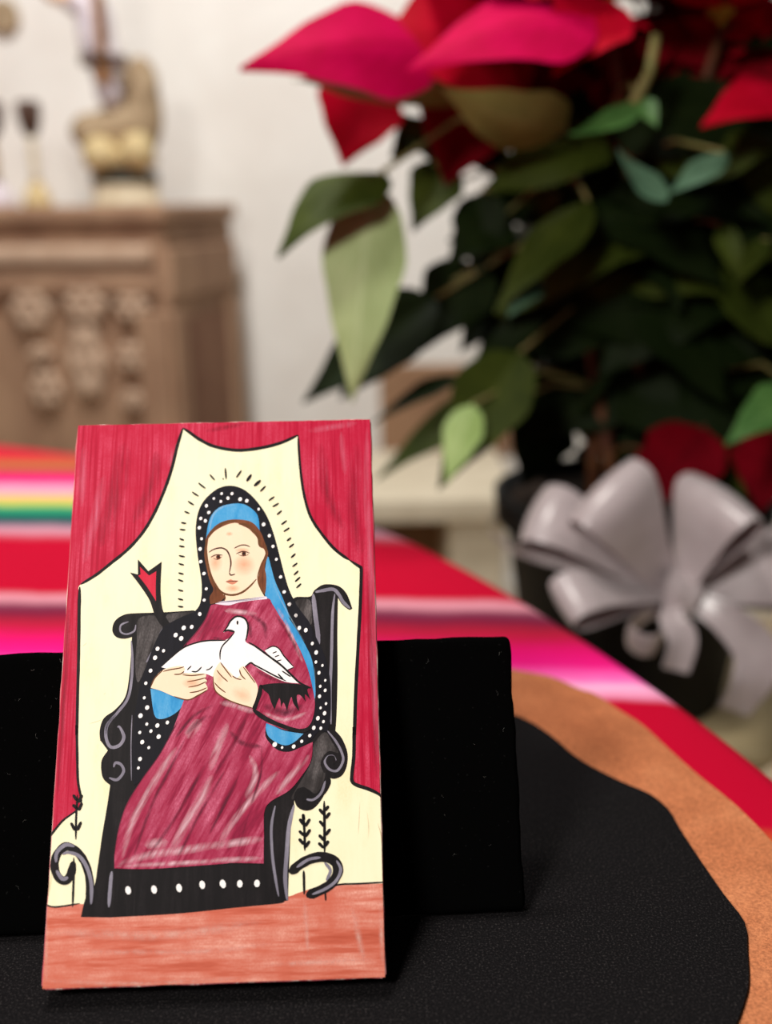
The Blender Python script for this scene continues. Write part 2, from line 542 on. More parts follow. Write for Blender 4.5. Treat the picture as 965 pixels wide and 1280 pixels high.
LAYER = [0]
def nextz():
    LAYER[0] += 1
    return 0.00003 + LAYER[0] * 0.000006
class Paint:
    """flat paint on the plaque's face: filled shapes, ribbons and dots that share one coat"""
    def __init__(s):
        s.v, s.f, s.uv = [], [], []
        s.z = nextz()
    def poly(s, pts, smooth=True, sub=4):
        pts = catmull(pts, sub, True) if smooth else [(p[0], p[1]) for p in pts]
        q = [uv(*p) for p in pts]
        q = [(min(max(x, 0.0004), PW - 0.0004), min(max(y, 0.0004), PH - 0.0004)) for x, y in q]
        base = len(s.v)
        s.v += [(x, y, s.z) for x, y in q]
        for a, b, c in geometry.tessellate_polygon([[Vector((x, y, 0)) for x, y in q]]):
            A, B, C = q[a], q[b], q[c]
            cr = (B[0] - A[0]) * (C[1] - A[1]) - (B[1] - A[1]) * (C[0] - A[0])
            if abs(cr) < 1e-14: continue
            s.f.append((base + a, base + b, base + c) if cr > 0 else (base + a, base + c, base + b))
            s.uv += [(0.5, 0.5)] * 3
        return s
    def line(s, pts, w, w1=None, taper=0.35, smooth=True, sub=5):
        """a brush line of width w (photo pixels), thinner at its ends; w1: width at the far end"""
        P = catmull(pts, sub) if smooth else [(p[0], p[1]) for p in pts]
        P = [p for i, p in enumerate(P) if i == 0 or math.dist(p, P[i - 1]) > 0.05]
        if len(P) < 2: return s
        L = [0]
        for a, b in zip(P, P[1:]): L.append(L[-1] + math.dist(a, b))
        base = len(s.v)
        n = len(P)
        for i, p in enumerate(P):
            a, b = P[max(0, i - 1)], P[min(n - 1, i + 1)]
            dx_, dy_ = b[0] - a[0], b[1] - a[1]
            d = math.hypot(dx_, dy_) or 1
            u = L[i] / L[-1]
            ww = w + ((w1 if w1 is not None else w) - w) * u
            e = min(u, 1 - u)
            k = 1 if taper <= 0 else min(1, 0.3 + 0.7 * math.sqrt(min(1, e / (taper * 0.5 + 1e-6))))
            k *= 1 + 0.13 * noise.noise(Vector((p[0] * 0.13, p[1] * 0.13, s.z * 9e4)))
            for sg in (1, -1):
                x, y = uv(p[0] - dy_ / d * ww / 2 * k * sg, p[1] + dx_ / d * ww / 2 * k * sg)
                s.v.append((min(max(x, 0.0002), PW - 0.0002), min(max(y, 0.0002), PH - 0.0002), s.z))
        for i in range(n - 1):
            a = base + 2 * i
            u0, u1 = L[i] / L[-1], L[i + 1] / L[-1]
            q = [(a, (u0, 1)), (a + 1, (u0, 0)), (a + 3, (u1, 0)), (a + 2, (u1, 1))]
            A, B, C = (s.v[q[k][0]] for k in range(3))
            cr = (B[0] - A[0]) * (C[1] - A[1]) - (B[1] - A[1]) * (C[0] - A[0])
            if cr < 0: q = q[::-1]
            s.f.append(tuple(k for k, _ in q)); s.uv += [w_ for _, w_ in q]
        return s
    def dot(s, x, y, r, ry=None, n=9, rot=0.0):
        ry = ry or r
        base = len(s.v)
        for k in range(n):
            a = -2 * math.pi * k / n
            ca, sa = r * math.cos(a), ry * math.sin(a)
            s.v.append((*uv(x + ca * math.cos(rot) - sa * math.sin(rot), y + ca * math.sin(rot) + sa * math.cos(rot)), s.z))
        s.f.append(tuple(range(base, base + n))); s.uv += [(0.5, 0.5)] * n
        return s
    def blob(s, x, y, r, ry=None, n=20, rot=0.0):
        """round soft dab: full in the middle, gone at the rim"""
        ry = ry or r
        base = len(s.v)
        s.v.append((*uv(x, y), s.z))
        for k in range(n):
            a = -2 * math.pi * k / n
            ca, sa = r * math.cos(a), ry * math.sin(a)
            s.v.append((*uv(x + ca * math.cos(rot) - sa * math.sin(rot), y + ca * math.sin(rot) + sa * math.cos(rot)), s.z))
        for k in range(n):
            s.f.append((base, base + 1 + k, base + 1 + (k + 1) % n)); s.uv += [(0.5, 0.5), (0.5, 0), (0.5, 0)]
        return s
    def done(s, name, mat, parent=None, kind=None):
        me = bpy.data.meshes.new(name)
        me.from_pydata(s.v, [], s.f)
        ul = me.uv_layers.new(name='UVMap')
        for i, p in enumerate(me.polygons):
            pass
        for li, c in enumerate(s.uv):
            ul.data[li].uv = c
        o = link(name, me, mat, parent or plaque)
        if kind: o['kind'] = kind
        return o
def shapes(name, polys, mat, parent=None):
    return [Paint().poly(q).done(name, mat, parent) for q in polys]
def Z(ox, oy, sc):
    return lambda *pts: [(ox + p[0] / sc, oy + p[1] / sc) + tuple(p[2:]) for p in pts]
zA, z2, z3 = Z(40, 510, 2.098), Z(40, 700, 4.02), Z(260, 700, 4.02)
z4, z5, z6 = Z(40, 900, 4.02), Z(260, 900, 4.02), Z(40, 1090, 2.098)
z7, z8 = Z(220, 580, 6.03), Z(180, 760, 4.386)

INK = paint_mat('black_paint', (20, 17, 19), (62, 56, 58), amount=0.45)
CREAM = paint_mat('cream_paint', (255, 249, 212), (238, 222, 166), along=24, across=140, amount=0.6)
REDP = paint_mat('red_paint', (186, 10, 54), (226, 92, 122), (146, 2, 38), along=20, across=1000, amount=1.0)
TERRA = paint_mat('terracotta_paint', (208, 106, 84), (248, 190, 172), (176, 72, 50), along=300, across=26, amount=1.2)
BLUEP = paint_mat('blue_paint', (60, 156, 214), (136, 200, 236), (30, 116, 184), along=60, across=200)
ROBE = paint_mat('crimson_paint', (160, 34, 70), (216, 116, 146), (112, 16, 48), rot=0.5, along=36, across=360, amount=1.5)
SKIN = paint_mat('skin_paint', (255, 226, 194), (255, 240, 220), amount=0.6, along=60, across=150)
HAIRP = paint_mat('brown_paint', (112, 62, 36), (160, 100, 64), (60, 30, 20), along=80, across=500)
WHITEP = paint_mat('white_paint', (255, 252, 250), (244, 232, 230), amount=0.6, along=80, across=200)
GREYP = paint_mat('grey_paint', (126, 122, 136), (176, 172, 186), along=60, across=300)
CHARP = paint_mat('charcoal_paint', (44, 40, 40), (132, 126, 126), amount=1.1, rot=0.2, along=40, across=260)
VEILP = paint_mat('blue_black_paint', (17, 16, 24), (44, 42, 56), amount=0.4)
LIPP = paint_mat('lip_paint', (212, 134, 106), (226, 160, 132))
BROWNLINE = paint_mat('umber_line', (100, 62, 32), (130, 86, 52))
FLAMER = paint_mat('flame_red_paint', (206, 30, 60), (222, 70, 90))

# --- backdrop
p = Paint(); p.poly([(90, 537), (457, 529), (483, 1229), (52, 1244)], False)
backdrop = p.done('painted_backdrop', CREAM)
p = Paint()
for pts, w in (([(66, 1090), (58, 1130)], 5),): p.line(pts, w)
for a in z5((755, 430), (752, 520), (748, 600)), z5((790, 480), (800, 560), (798, 620)), z5((845, 540), (862, 600), (865, 650)): p.line(a, 1.4)
for a in z2((270, 850), (320, 835), (350, 822)), z2((240, 460), (262, 440)), z2((350, 700), (360, 690)): p.line(a, 1.0)
p.done('backdrop_scuffs', stroke_mat('scuff', (190, 165, 120), 0.8), backdrop, kind='stuff')

# --- curtain
c_right = z5((872, 420, 1), (850, 397), (800, 372), (740, 352), (716, 334), (713, 300), (722, 200), (722, 60)) + z3((724, 900), (728, 700), (738, 450), (745, 300), (748, 200), (750, 75)) + zA((850, 430, 1), (822, 412), (785, 385), (750, 345), (718, 296), (700, 235), (690, 165), (684, 84, 1))
c_top = zA((684, 84, 1), (640, 104), (585, 118), (525, 124), (465, 114), (425, 95), (398, 76), (382, 66, 1))
c_left = zA((382, 66, 1), (368, 112), (354, 172), (334, 232), (308, 292), (278, 342), (240, 385), (200, 418), (160, 450), (118, 476, 1))
c_left2 = z2((216, 160, 1), (214, 300), (214, 500), (211, 700), (209, 900)) + z4((208, 50), (212, 200), (217, 330), (232, 410), (236, 466, 1))
c_low = z4((236, 466, 1), (200, 493), (150, 530), (108, 580), (80, 616, 1))
p = Paint(); p.poly([(457, 529, 1)] + [(477.0, 1000, 1)] + c_right + c_top[1:] + c_left[1:] + c_left2 + c_low[1:] + [(60, 1050, 1), (90, 537, 1)])
curtain = p.done('painted_curtain', REDP)
# drier, darker and paler strokes of the same red
p = Paint()
for pts, w in (([(440, 560), (436, 640), (446, 700)], 20), ([(395, 560), (402, 620), (425, 670)], 16), ([(150, 560), (140, 620), (120, 690)], 26), ([(190, 570), (185, 610), (160, 660)], 18), ([(300, 536), (250, 545)], 8), ([(455, 720), (462, 850), (468, 980)], 12), ([(82, 740), (78, 850), (70, 1000)], 9)):
    p.line(pts, w)
p.done('curtain_shading', stroke_mat('curtain_dark', (150, 8, 44), 0.75, (900, 40)), curtain, kind='stuff')
p = Paint()
for pts, w in (([(452, 540), (452, 620), (459, 720), (466, 860)], 9), ([(420, 545), (425, 600)], 8), ([(125, 600), (112, 660), (100, 710)], 14), ([(100, 560), (96, 640)], 10), ([(215, 560), (205, 590)], 8), ([(460, 800), (470, 960)], 8), ([(378, 545), (440, 535)], 9)):
    p.line(pts, w)
p.done('curtain_highlight', stroke_mat('curtain_light', (236, 120, 150), 0.7, (1100, 50), 0.0, 0.6), curtain, kind='stuff')
p = Paint()
p.line(c_right[:16], 4.6, 4.2, 0.1); p.line(c_right[15:], 4.0, 3.0, 0.1)
p.line(c_top, 4.0, 4.0, 0.15); p.line(c_left, 4.0, 3.8, 0.12); p.line([(x + 1.6, y) for x, y, *_ in c_left2], 4.4, 3.2, 0.1); p.line(c_low, 2.0, 3.4, 0.2)
p.done('curtain_outline', INK, curtain, kind='stuff')

# --- floor
p = Paint(); p.poly([(50, 1138, 1), (75, 1140), (100, 1136), (150, 1140), (250, 1138), (350, 1128), (372, 1122), (400, 1114), (440, 1112), (484, 1110, 1), (483, 1229, 1), (52, 1244, 1)])
pfloor = p.done('painted_floor', TERRA)
p = Paint()
for pts, w in (([(60, 1170), (200, 1175), (330, 1158)], 16), ([(60, 1232), (180, 1236), (300, 1228)], 9), ([(90, 1195), (240, 1196), (340, 1185)], 9), ([(330, 1212), (470, 1205)], 9), ([(475, 1120), (478, 1215)], 9), ([(440, 1140), (455, 1210)], 10), ([(380, 1130), (385, 1200)], 8), ([(58, 1150), (58, 1235)], 7)):
    p.line(pts, w)
p.done('floor_brushing', stroke_mat('floor_light', (244, 188, 172), 0.8, (300, 300)), pfloor, kind='stuff')
p = Paint()
p.line(z4((60, 948), (95, 962), (140, 962), (240, 946)), 2.2); p.line(z5((600, 868), (660, 850), (760, 846), (890, 838)), 2.4)
p.done('floor_line', INK, pfloor, kind='stuff')

# --- throne
throne = Paint().poly(z2((795, 278, 1), (640, 288), (520, 292), (450, 299), (402, 330), (388, 378), (408, 412), (450, 421), (487, 412, 1), (483, 500), (474, 620), (455, 715), (405, 778), (350, 820), (330, 880), (333, 930)) + z4((336, 130), (372, 178, 1), (342, 225), (340, 280), (352, 322), (385, 352, 1), (372, 450), (348, 600), (328, 750), (310, 860)) + z6((140, 80), (128, 131, 1), (205, 132, 1), (380, 122), (545, 105), (640, 96), (660, 92, 1)) + [(355, 1000, 1), (300, 800, 1)]).done('painted_throne', INK)
Paint().poly(z3((405, 222, 1), (430, 210), (495, 208), (515, 178), (555, 150), (600, 147), (645, 160), (680, 198), (707, 268, 1), (690, 274), (656, 248), (634, 215, 1), (633, 400), (636, 600), (633, 800)) + z5((628, 78, 1), (662, 118), (690, 190), (686, 258), (662, 304), (622, 320), (592, 308, 1), (590, 360), (564, 420), (524, 468), (482, 480), (442, 462), (424, 424, 1), (400, 420, 1)) + [(330, 1000, 1), (330, 800, 1)]).done('throne_side', INK, throne)
Paint().poly(z5((424, 424, 1), (424, 480), (410, 560), (405, 700), (400, 850), (400, 930, 1), (330, 945, 1), (310, 850), (286, 700), (272, 600), (272, 486), (300, 455), (390, 408))).done('throne_leg', INK, throne)
shapes('throne_shading', [z2((520, 320), (620, 310), (640, 380), (610, 440), (560, 560), (520, 640), (505, 560), (512, 430)),
    z2((660, 300), (790, 286), (800, 300), (740, 340), (690, 352)),
    z3((420, 235), (492, 225), (505, 300), (500, 350), (455, 330)),
    z5((520, 150), (575, 85), (615, 140), (645, 190), (600, 180), (568, 210), (566, 260), (580, 300), (560, 360), (530, 395), (490, 370), (440, 370), (428, 420), (412, 410), (470, 310), (510, 230))], CHARP, throne)
p = Paint()
for pts, w in ((z2((470, 335), (432, 352), (430, 385), (460, 398), (498, 382), (506, 350)), 2.2), (z2((484, 430), (490, 520), (488, 620), (470, 720), (420, 790), (370, 850), (362, 900)), 3.4), (z4((410, 0), (368, 50), (362, 110), (385, 160), (430, 152), (452, 110), (430, 60), (420, 62)), 4.0),
               (z4((402, 262), (412, 240), (440, 250), (452, 285), (420, 325), (380, 315)), 3.6), (z3((510, 195), (522, 300), (532, 370), (542, 450)), 5.5, ), (z3((618, 195), (608, 300), (605, 500), (600, 700), (606, 850)), 3.6),
               (z3((520, 186), (560, 178), (610, 172), (640, 200), (660, 235), (696, 268)), 4.2), (z5((588, 78), (630, 130), (660, 185), (668, 230), (640, 278), (600, 272), (576, 235), (590, 200), (625, 200), (636, 232)), 3.0),
               (z5((580, 330), (560, 390), (520, 425), (480, 420)), 3.2), (z5((330, 455), (312, 560), (318, 700), (335, 820), (352, 910)), 3.4), (z5((425, 450), (400, 560), (390, 700), (384, 820), (395, 930)), 5.0), (z4((398, 785), (392, 850), (385, 965)), 4.4), (z4((492, 0), (488, 150), (492, 330)), 1.2), (z2((640, 370), (600, 470), (560, 540)), 3)):
    p.line(pts, w)
p.done('throne_highlight', GREYP, throne, kind='stuff')
p = Paint()
for pts, w in ((z5((425, 430), (440, 385), (475, 370), (490, 400), (470, 425), (455, 415)), 4.0), (z5((575, 290), (562, 240), (585, 200), (622, 195), (640, 225), (618, 245)), 3.0), (z5((590, 300), (600, 340), (570, 400)), 4)):
    p.line(pts, w)
p.done('throne_scrolls', INK, throne, kind='stuff')
def curl(dark, light, wd, wl):
    q = Paint(); q.line(dark, wd, wd, 0.12); o = q.done('curled_arm', INK, throne)
    for L in light:
        pass
    q = Paint()
    for L in light: q.line(L, wl)
    q.done('curl_highlight', GREYP, throne, kind='stuff')
curl(z4((285, 965), (290, 880), (282, 800), (256, 730), (215, 680), (165, 660), (122, 700), (110, 760), (130, 815), (165, 832), (192, 800), (205, 735)), [z4((296, 950), (296, 850), (275, 770), (235, 710), (180, 690), (150, 700)), z4((118, 740), (122, 690), (165, 652), (210, 660)), z4((120, 780), (150, 822), (180, 815))], 10.5, 4.6)
curl(z5((408, 795), (450, 755), (510, 722), (575, 712), (632, 735), (648, 785), (618, 842), (570, 875), (490, 908)), [z5((640, 730), (662, 775), (640, 830), (590, 870), (520, 900)), z5((440, 765), (500, 725), (560, 715)), z5((580, 740), (610, 780), (590, 830))], 12.5, 3.8)

# --- little plants
def sprig(stems, barbs):
    q = Paint()
    for pts, w in stems: q.line(pts, w)
    for pts in barbs: q.line(pts, 4.0)
    q.done('painted_sprig', INK, kind='stuff')
sprig([(z4((206, 715), (207, 800), (203, 965)), 2.8), (z4((216, 625), (216, 520), (222, 400)), 2.6)],
      [z4((190, 540), (212, 580)), z4((242, 535), (222, 580)), z4((200, 400), (220, 430)), z4((246, 400), (226, 440)), z4((198, 450), (222, 470)), z4((246, 440), (228, 480))])
sprig([(z5((480, 680), (478, 590), (470, 495)), 3.2), (z5((476, 780), (478, 840), (480, 900)), 3.2)],
      [z5(*a) for a in (((452, 520), (474, 550)), ((505, 520), (480, 560)), ((450, 580), (476, 605)), ((508, 572), (482, 612)), ((450, 620), (476, 650)), ((505, 630), (482, 665)), ((470, 495), (474, 530)))])
sprig([(z5((580, 690), (578, 560), (575, 430)), 3.4), (z5((585, 880), (588, 932)), 2.2)],
      [z5(*a) for a in (((550, 470), (576, 500)), ((606, 488), (582, 520)), ((552, 530), (578, 560)), ((608, 570), (582, 605)), ((550, 600), (578, 630)), ((600, 630), (580, 660)), ((548, 640), (576, 668)), ((598, 455), (580, 480)))])

# --- flame
p = Paint(); p.poly(z2((474, 88, 1), (514, 98, 1), (513, 22, 1), (566, 82, 1), (632, 34, 1), (628, 140), (630, 210), (645, 290), (700, 380, 1), (640, 360), (600, 300), (575, 230), (530, 160)))
flame = p.done('painted_flame', INK)
p = Paint(); p.poly(z2((516, 104, 1), (528, 98, 1), (524, 60, 1), (570, 104, 1), (606, 82, 1), (604, 160), (606, 232, 1), (560, 160)))
p.done('flame_heart', FLAMER, flame)

# --- rays
p = Paint()
for a in ((5, 480, 45, 485), (-5, 530, 40, 535), (-5, 600, 30, 612), (-8, 655, 35, 662), (-8, 728, 38, 737), (-10, 788, 32, 799), (-10, 858, 30, 868), (-12, 908, 28, 923), (-12, 985, 28, 996), (-12, 1053, 28, 1062), (-12, 1110, 30, 1115),
          (30, 395, 70, 410), (56, 318, 102, 348), (86, 248, 136, 281), (133, 180, 187, 222), (218, 116, 257, 160), (335, 68, 342, 152), (456, 86, 418, 140), (532, 116, 496, 168), (602, 160, 552, 204), (640, 203, 598, 245), (707, 283, 663, 314), (740, 333, 693, 360), (763, 388, 726, 420), (802, 463, 760, 494), (822, 518, 778, 547), (835, 592, 803, 617), (857, 638, 820, 667), (870, 712, 835, 744), (884, 783, 846, 812), (892, 842, 858, 874), (907, 888, 868, 924), (914, 938, 878, 972)):
    p.line(z7((a[0], a[1]), ((a[0] + a[2]) / 2, (a[1] + a[3]) / 2 + 1), (a[2], a[3])), 2.3 if a[0] not in (532, 602) else 3.6, None, 0.7)
p.dot(220 + 320 / 6.03, 580 + 150 / 6.03, 0.9)
p.done('painted_rays', INK, kind='stuff')

# --- veil
p = Paint()
p.poly(z7((110, 1155, 1), (150, 1105), (166, 1030), (165, 930), (150, 830), (130, 700), (117, 560), (124, 450), (150, 360), (200, 288), (280, 224), (360, 202), (440, 214), (512, 256), (585, 332), (652, 432), (702, 560), (742, 700), (782, 850), (822, 980), (868, 1075)) +
       z3((440, 270), (490, 335), (520, 400), (545, 450), (575, 520), (598, 620), (604, 740), (600, 840), (585, 885)) + z5((545, 80), (510, 122), (455, 160), (400, 182), (345, 176), (300, 142), (276, 100), (270, 30, 1)) + [(300, 850, 1), (200, 960, 1)] +
       z4((540, 330), (505, 352, 1), (494, 290), (494, 120)) + z2((497, 900), (506, 800), (530, 660), (560, 560), (600, 450), (640, 370), (680, 340), (740, 310)))
veil = p.done('painted_veil', VEILP)
shapes('veil_lining', [z7((196, 600, 1), (208, 510), (235, 425), (300, 362), (400, 337), (480, 343), (552, 388), (588, 445), (600, 560, 1), (400, 600, 1)),
    z7((668, 742, 1), (692, 830), (722, 930), (782, 1060), (832, 1195)) + z3((385, 310), (425, 370), (472, 450), (508, 530), (524, 640), (524, 720), (500, 720, 1), (440, 560), (340, 330), (280, 230), (262, 150), (275, 20)),
    z8((22, 470, 1), (80, 478), (145, 505), (208, 532, 1), (184, 582), (130, 622), (72, 636), (42, 604)),
    z8((648, 650, 1), (700, 675), (760, 700), (862, 716, 1), (812, 762), (762, 780), (702, 757), (664, 720))], BLUEP, veil)
p = Paint()
p.line(z7((215, 590), (245, 430), (320, 362), (420, 345)), 3); p.line(z3((520, 560), (524, 640), (523, 740)), 2); p.line(z3((300, 120), (340, 210), (400, 320), (470, 440)), 2)
p.done('lining_highlight', stroke_mat('lining_light', (190, 224, 242), 0.8), veil, kind='stuff')

# --- hair and face
p = Paint()
p.poly(z7((196, 610), (212, 565), (275, 497), (355, 462), (450, 457), (540, 478), (602, 545), (642, 640), (664, 720), (640, 800), (652, 890), (650, 980), (642, 1022, 1), (600, 985), (400, 1000), (335, 1050), (300, 1080), (232, 1095, 1), (228, 1040), (255, 985), (228, 920), (204, 830), (184, 720)))
hair = p.done('painted_hair', HAIRP)
p = Paint()
p.poly(z7((214, 600, 1), (258, 548), (330, 505), (415, 482), (470, 505), (520, 530), (566, 570), (590, 618), (600, 662), (632, 680), (642, 725), (612, 800), (596, 880), (594, 940), (612, 990), (642, 1038, 1), (450, 1060), (330, 1085, 1), (342, 1040), (320, 1010), (272, 935), (226, 850), (206, 750), (206, 670)))
face = p.done('painted_face', SKIN)
p = Paint()
p.blob(*z7((485, 800))[0], 15, 15); p.blob(*z7((268, 782))[0], 10, 13); p.blob(*z7((370, 565))[0], 5, 3); p.blob(*z7((400, 975))[0], 10, 5); p.blob(*z7((470, 690))[0], 10, 4)
p.done('cheek_blush', stroke_mat('blush', (232, 150, 104), 0.62, (40, 40)), face, kind='stuff')
p = Paint()
p.poly(z7((345, 925, 1), (383, 908), (402, 915), (442, 918, 1), (420, 938), (392, 946)))
p.done('lips', LIPP, face)
p = Paint()
p.line(z7((194, 600), (198, 680), (208, 770), (236, 880), (280, 965), (330, 1012), (400, 1026), (470, 1006), (530, 960), (578, 905)), 2.6); p.line(z7((205, 600), (260, 525), (330, 480), (420, 466)), 2.2)
p.line(z7((440, 490), (500, 500), (545, 540), (590, 590), (600, 650), (625, 670)), 3.4); p.line(z7((640, 740), (612, 800), (590, 880), (598, 950), (640, 1020)), 1.6); p.line(z7((640, 640), (652, 700), (630, 770)), 2)
p.line(z7((335, 1015), (345, 1050), (330, 1080)), 1.2)
p.done('face_outline', BROWNLINE, face, kind='stuff')
p = Paint()
p.line(z7((218, 705), (255, 682), (310, 671), (352, 690), (376, 735), (385, 790), (374, 855)), 1.7, 2.0); p.line(z7((374, 855), (384, 876), (418, 868)), 1.5)
p.line(z7((408, 674), (455, 652), (495, 650), (528, 664)), 1.5)
p.line(z7((232, 742), (272, 724), (322, 726)), 1.3); p.line(z7((424, 716), (475, 697), (526, 710)), 1.3); p.line(z7((250, 748), (285, 758), (320, 735)), 0.7); p.line(z7((440, 722), (480, 732), (520, 718)), 0.7)
p.line(z7((348, 926), (390, 922), (440, 920)), 0.9)
p.done('brow_and_nose_line', paint_mat('dark_umber', (62, 34, 26), (90, 54, 40)), face, kind='stuff')
EYEB = paint_mat('eye_brown', (96, 46, 26), (120, 66, 40))
for ex_, ey_ in ((289, 741), (482, 716)):
    eye = Paint().dot(*z7((ex_, ey_))[0], 2.8, 3.0).done('eye', EYEB, face)
for ex_, ey_ in ((289, 738), (482, 713)):
    Paint().dot(*z7((ex_, ey_))[0], 1.4).done('pupil', INK, face)

# --- robe
p = Paint()
p.poly(z7((242, 1100, 1), (300, 1092), (450, 1075), (655, 1050), (700, 1095), (765, 1200)) + z3((360, 330), (420, 425), (462, 510), (492, 590), (516, 690), (524, 760), (508, 838), (470, 882, 1)) + z5((380, 75), (280, 40, 1), (278, 105), (305, 145), (345, 178), (400, 184), (455, 162), (515, 135, 1), (508, 225), (465, 300), (400, 378), (310, 432), (276, 484), (275, 600), (275, 745, 1), (120, 742)) +
       z4((940, 748), (600, 772), (412, 770, 1), (412, 690), (430, 580), (470, 450), (545, 325), (640, 190), (720, 40)) + z8((150, 690), (185, 590), (225, 480, 1), (190, 300, 1), (225, 215), (262, 172), (318, 90), (342, 25)))
robe = p.done('painted_robe', ROBE)
p = Paint()
for pts, w in ((z4((720, 160), (640, 280), (560, 420), (490, 560), (450, 720)), 10), (z4((900, 300), (830, 440), (760, 560), (690, 690)), 13), (z5((350, 280), (260, 370), (170, 470), (90, 580), (40, 680)), 10), (z5((90, 40), (40, 160), (0, 280)), 11), (z4((430, 750), (600, 700), (800, 672), (960, 640)), 12), (z5((0, 660), (140, 640), (270, 620)), 12),
               (z4((420, 760), (700, 745), (960, 730)), 7), (z5((0, 730), (270, 720)), 8), (z5((500, 200), (420, 290), (330, 400)), 9), (z8((300, 640), (220, 740)), 14), (z8((400, 545), (480, 560), (600, 600)), 9), (z4((560, 650), (680, 640)), 14), (z8((420, 40), (600, 60)), 8), (z3((330, 260), (400, 400), (460, 540)), 6), (z8((640, 600), (760, 640), (880, 600)), 6), (z5((200, 200), (230, 300), (180, 420)), 9)):
    p.line(pts, w)
p.done('robe_highlight', stroke_mat('robe_light', (246, 200, 212), 1.0, (700, 90), 0.5, 0.8), robe, kind='stuff')
p = Paint()
for pts, w in ((z4((760, 120), (690, 260), (610, 420), (550, 580), (500, 740)), 5), (z4((880, 220), (790, 380), (700, 540), (570, 720)), 5.5), (z4((960, 280), (880, 420), (800, 570), (720, 735)), 5), (z5((180, 20), (120, 150), (20, 300)), 6), (z5((150, 300), (80, 440), (0, 600)), 5), (z5((260, 150), (255, 300), (200, 480), (140, 700)), 4), (z8((160, 740), (260, 620), (370, 560)), 5), (z8((220, 720), (300, 640), (360, 620)), 7),
               (z8((370, 30), (330, 110), (270, 200)), 5), (z8((560, 60), (640, 120), (650, 200)), 7), (z8((700, 60), (780, 180), (840, 300)), 5), (z8((350, 160), (400, 120)), 8), (z8((640, 560), (760, 600), (860, 560)), 12), (z8((600, 370), (700, 420), (800, 450)), 6), (z8((420, 200), (360, 190)), 4), (z3((190, 330), (200, 420)), 6), (z5((100, 80), (160, 140), (260, 160)), 8)):
    p.line(pts, w)
p.done('robe_fold', stroke_mat('robe_dark', (92, 8, 42), 1.0, (420, 80), 0.5, 0.8), robe, kind='stuff')
p = Paint()
p.line(z8((345, 20), (318, 92), (262, 172), (200, 240)), 1.4); p.line(z4((720, 30), (640, 188), (545, 325), (470, 450), (430, 580), (412, 700)), 1.0)
p.done('robe_line', paint_mat('robe_edge', (110, 26, 52), (150, 60, 84)), robe, kind='stuff')
p = Paint(); p.poly(z7((268, 1092, 1), (330, 1072), (480, 1058), (640, 1036), (660, 1056, 1), (560, 1066), (450, 1082), (370, 1104)))
collar = p.done('painted_collar', paint_mat('collar_white', (240, 228, 240), (206, 186, 210), along=200, across=60))
p = Paint(); p.line(z7((275, 1088), (380, 1072), (500, 1058), (640, 1042)), 0.9); p.line(z7((330, 1080), (450, 1070), (600, 1056)), 0.8); p.done('collar_line', GREYP, collar, kind='stuff')

# --- dove
p = Paint()
p.poly(z8((78, 352, 1), (130, 302), (200, 246), (280, 216), (350, 206), (425, 206, 1), (462, 185), (480, 160, 1), (445, 152), (418, 162, 1), (440, 130), (455, 100), (490, 75), (532, 85), (551, 122), (549, 170), (540, 212), (600, 246), (680, 302), (740, 346), (800, 405), (835, 440, 1), (760, 432), (680, 398), (610, 358), (568, 328, 1), (538, 350), (522, 392), (500, 430), (400, 420), (320, 388), (210, 384)))
p.poly(z8((645, 262, 1), (690, 238), (722, 250), (752, 292), (804, 352, 1), (772, 368, 1), (710, 325)))
dove = p.done('painted_dove', WHITEP)
p = Paint()
for pts, w in ((z8((78, 352), (130, 302), (200, 246), (280, 216), (350, 206), (432, 206)), 2.0), (z8((418, 160), (440, 130), (456, 100), (490, 74), (533, 85), (552, 122), (549, 170), (540, 208)), 2.2), (z8((418, 156), (445, 150), (480, 158)), 2.6), (z8((480, 160), (452, 195), (415, 235), (402, 270), (402, 312)), 1.8),
               (z8((555, 215), (600, 242), (680, 300), (740, 345), (800, 402), (840, 438), (902, 466)), 2.6, ), (z8((536, 352), (568, 328), (590, 340), (640, 366), (700, 398), (765, 428)), 2.0), (z8((648, 258), (688, 238), (722, 250), (752, 292), (806, 352)), 1.6), (z8((806, 352), (770, 368)), 1.2),
               (z8((688, 276), (712, 266)), 1.4), (z8((700, 296), (726, 286)), 1.4), (z8((712, 318), (738, 312)), 1.4), (z8((222, 368), (245, 345)), 1.6), (z8((246, 375), (275, 376), (302, 350)), 1.8), (z8((325, 368), (345, 362), (362, 346)), 1.6), (z8((718, 388), (750, 420)), 1.8), (z8((740, 372), (790, 405)), 1.8)):
    p.line(pts, w)
p.dot(*z8((495, 108))[0], 1.3, 2.8)
p.done('dove_outline', INK, dove, kind='stuff')

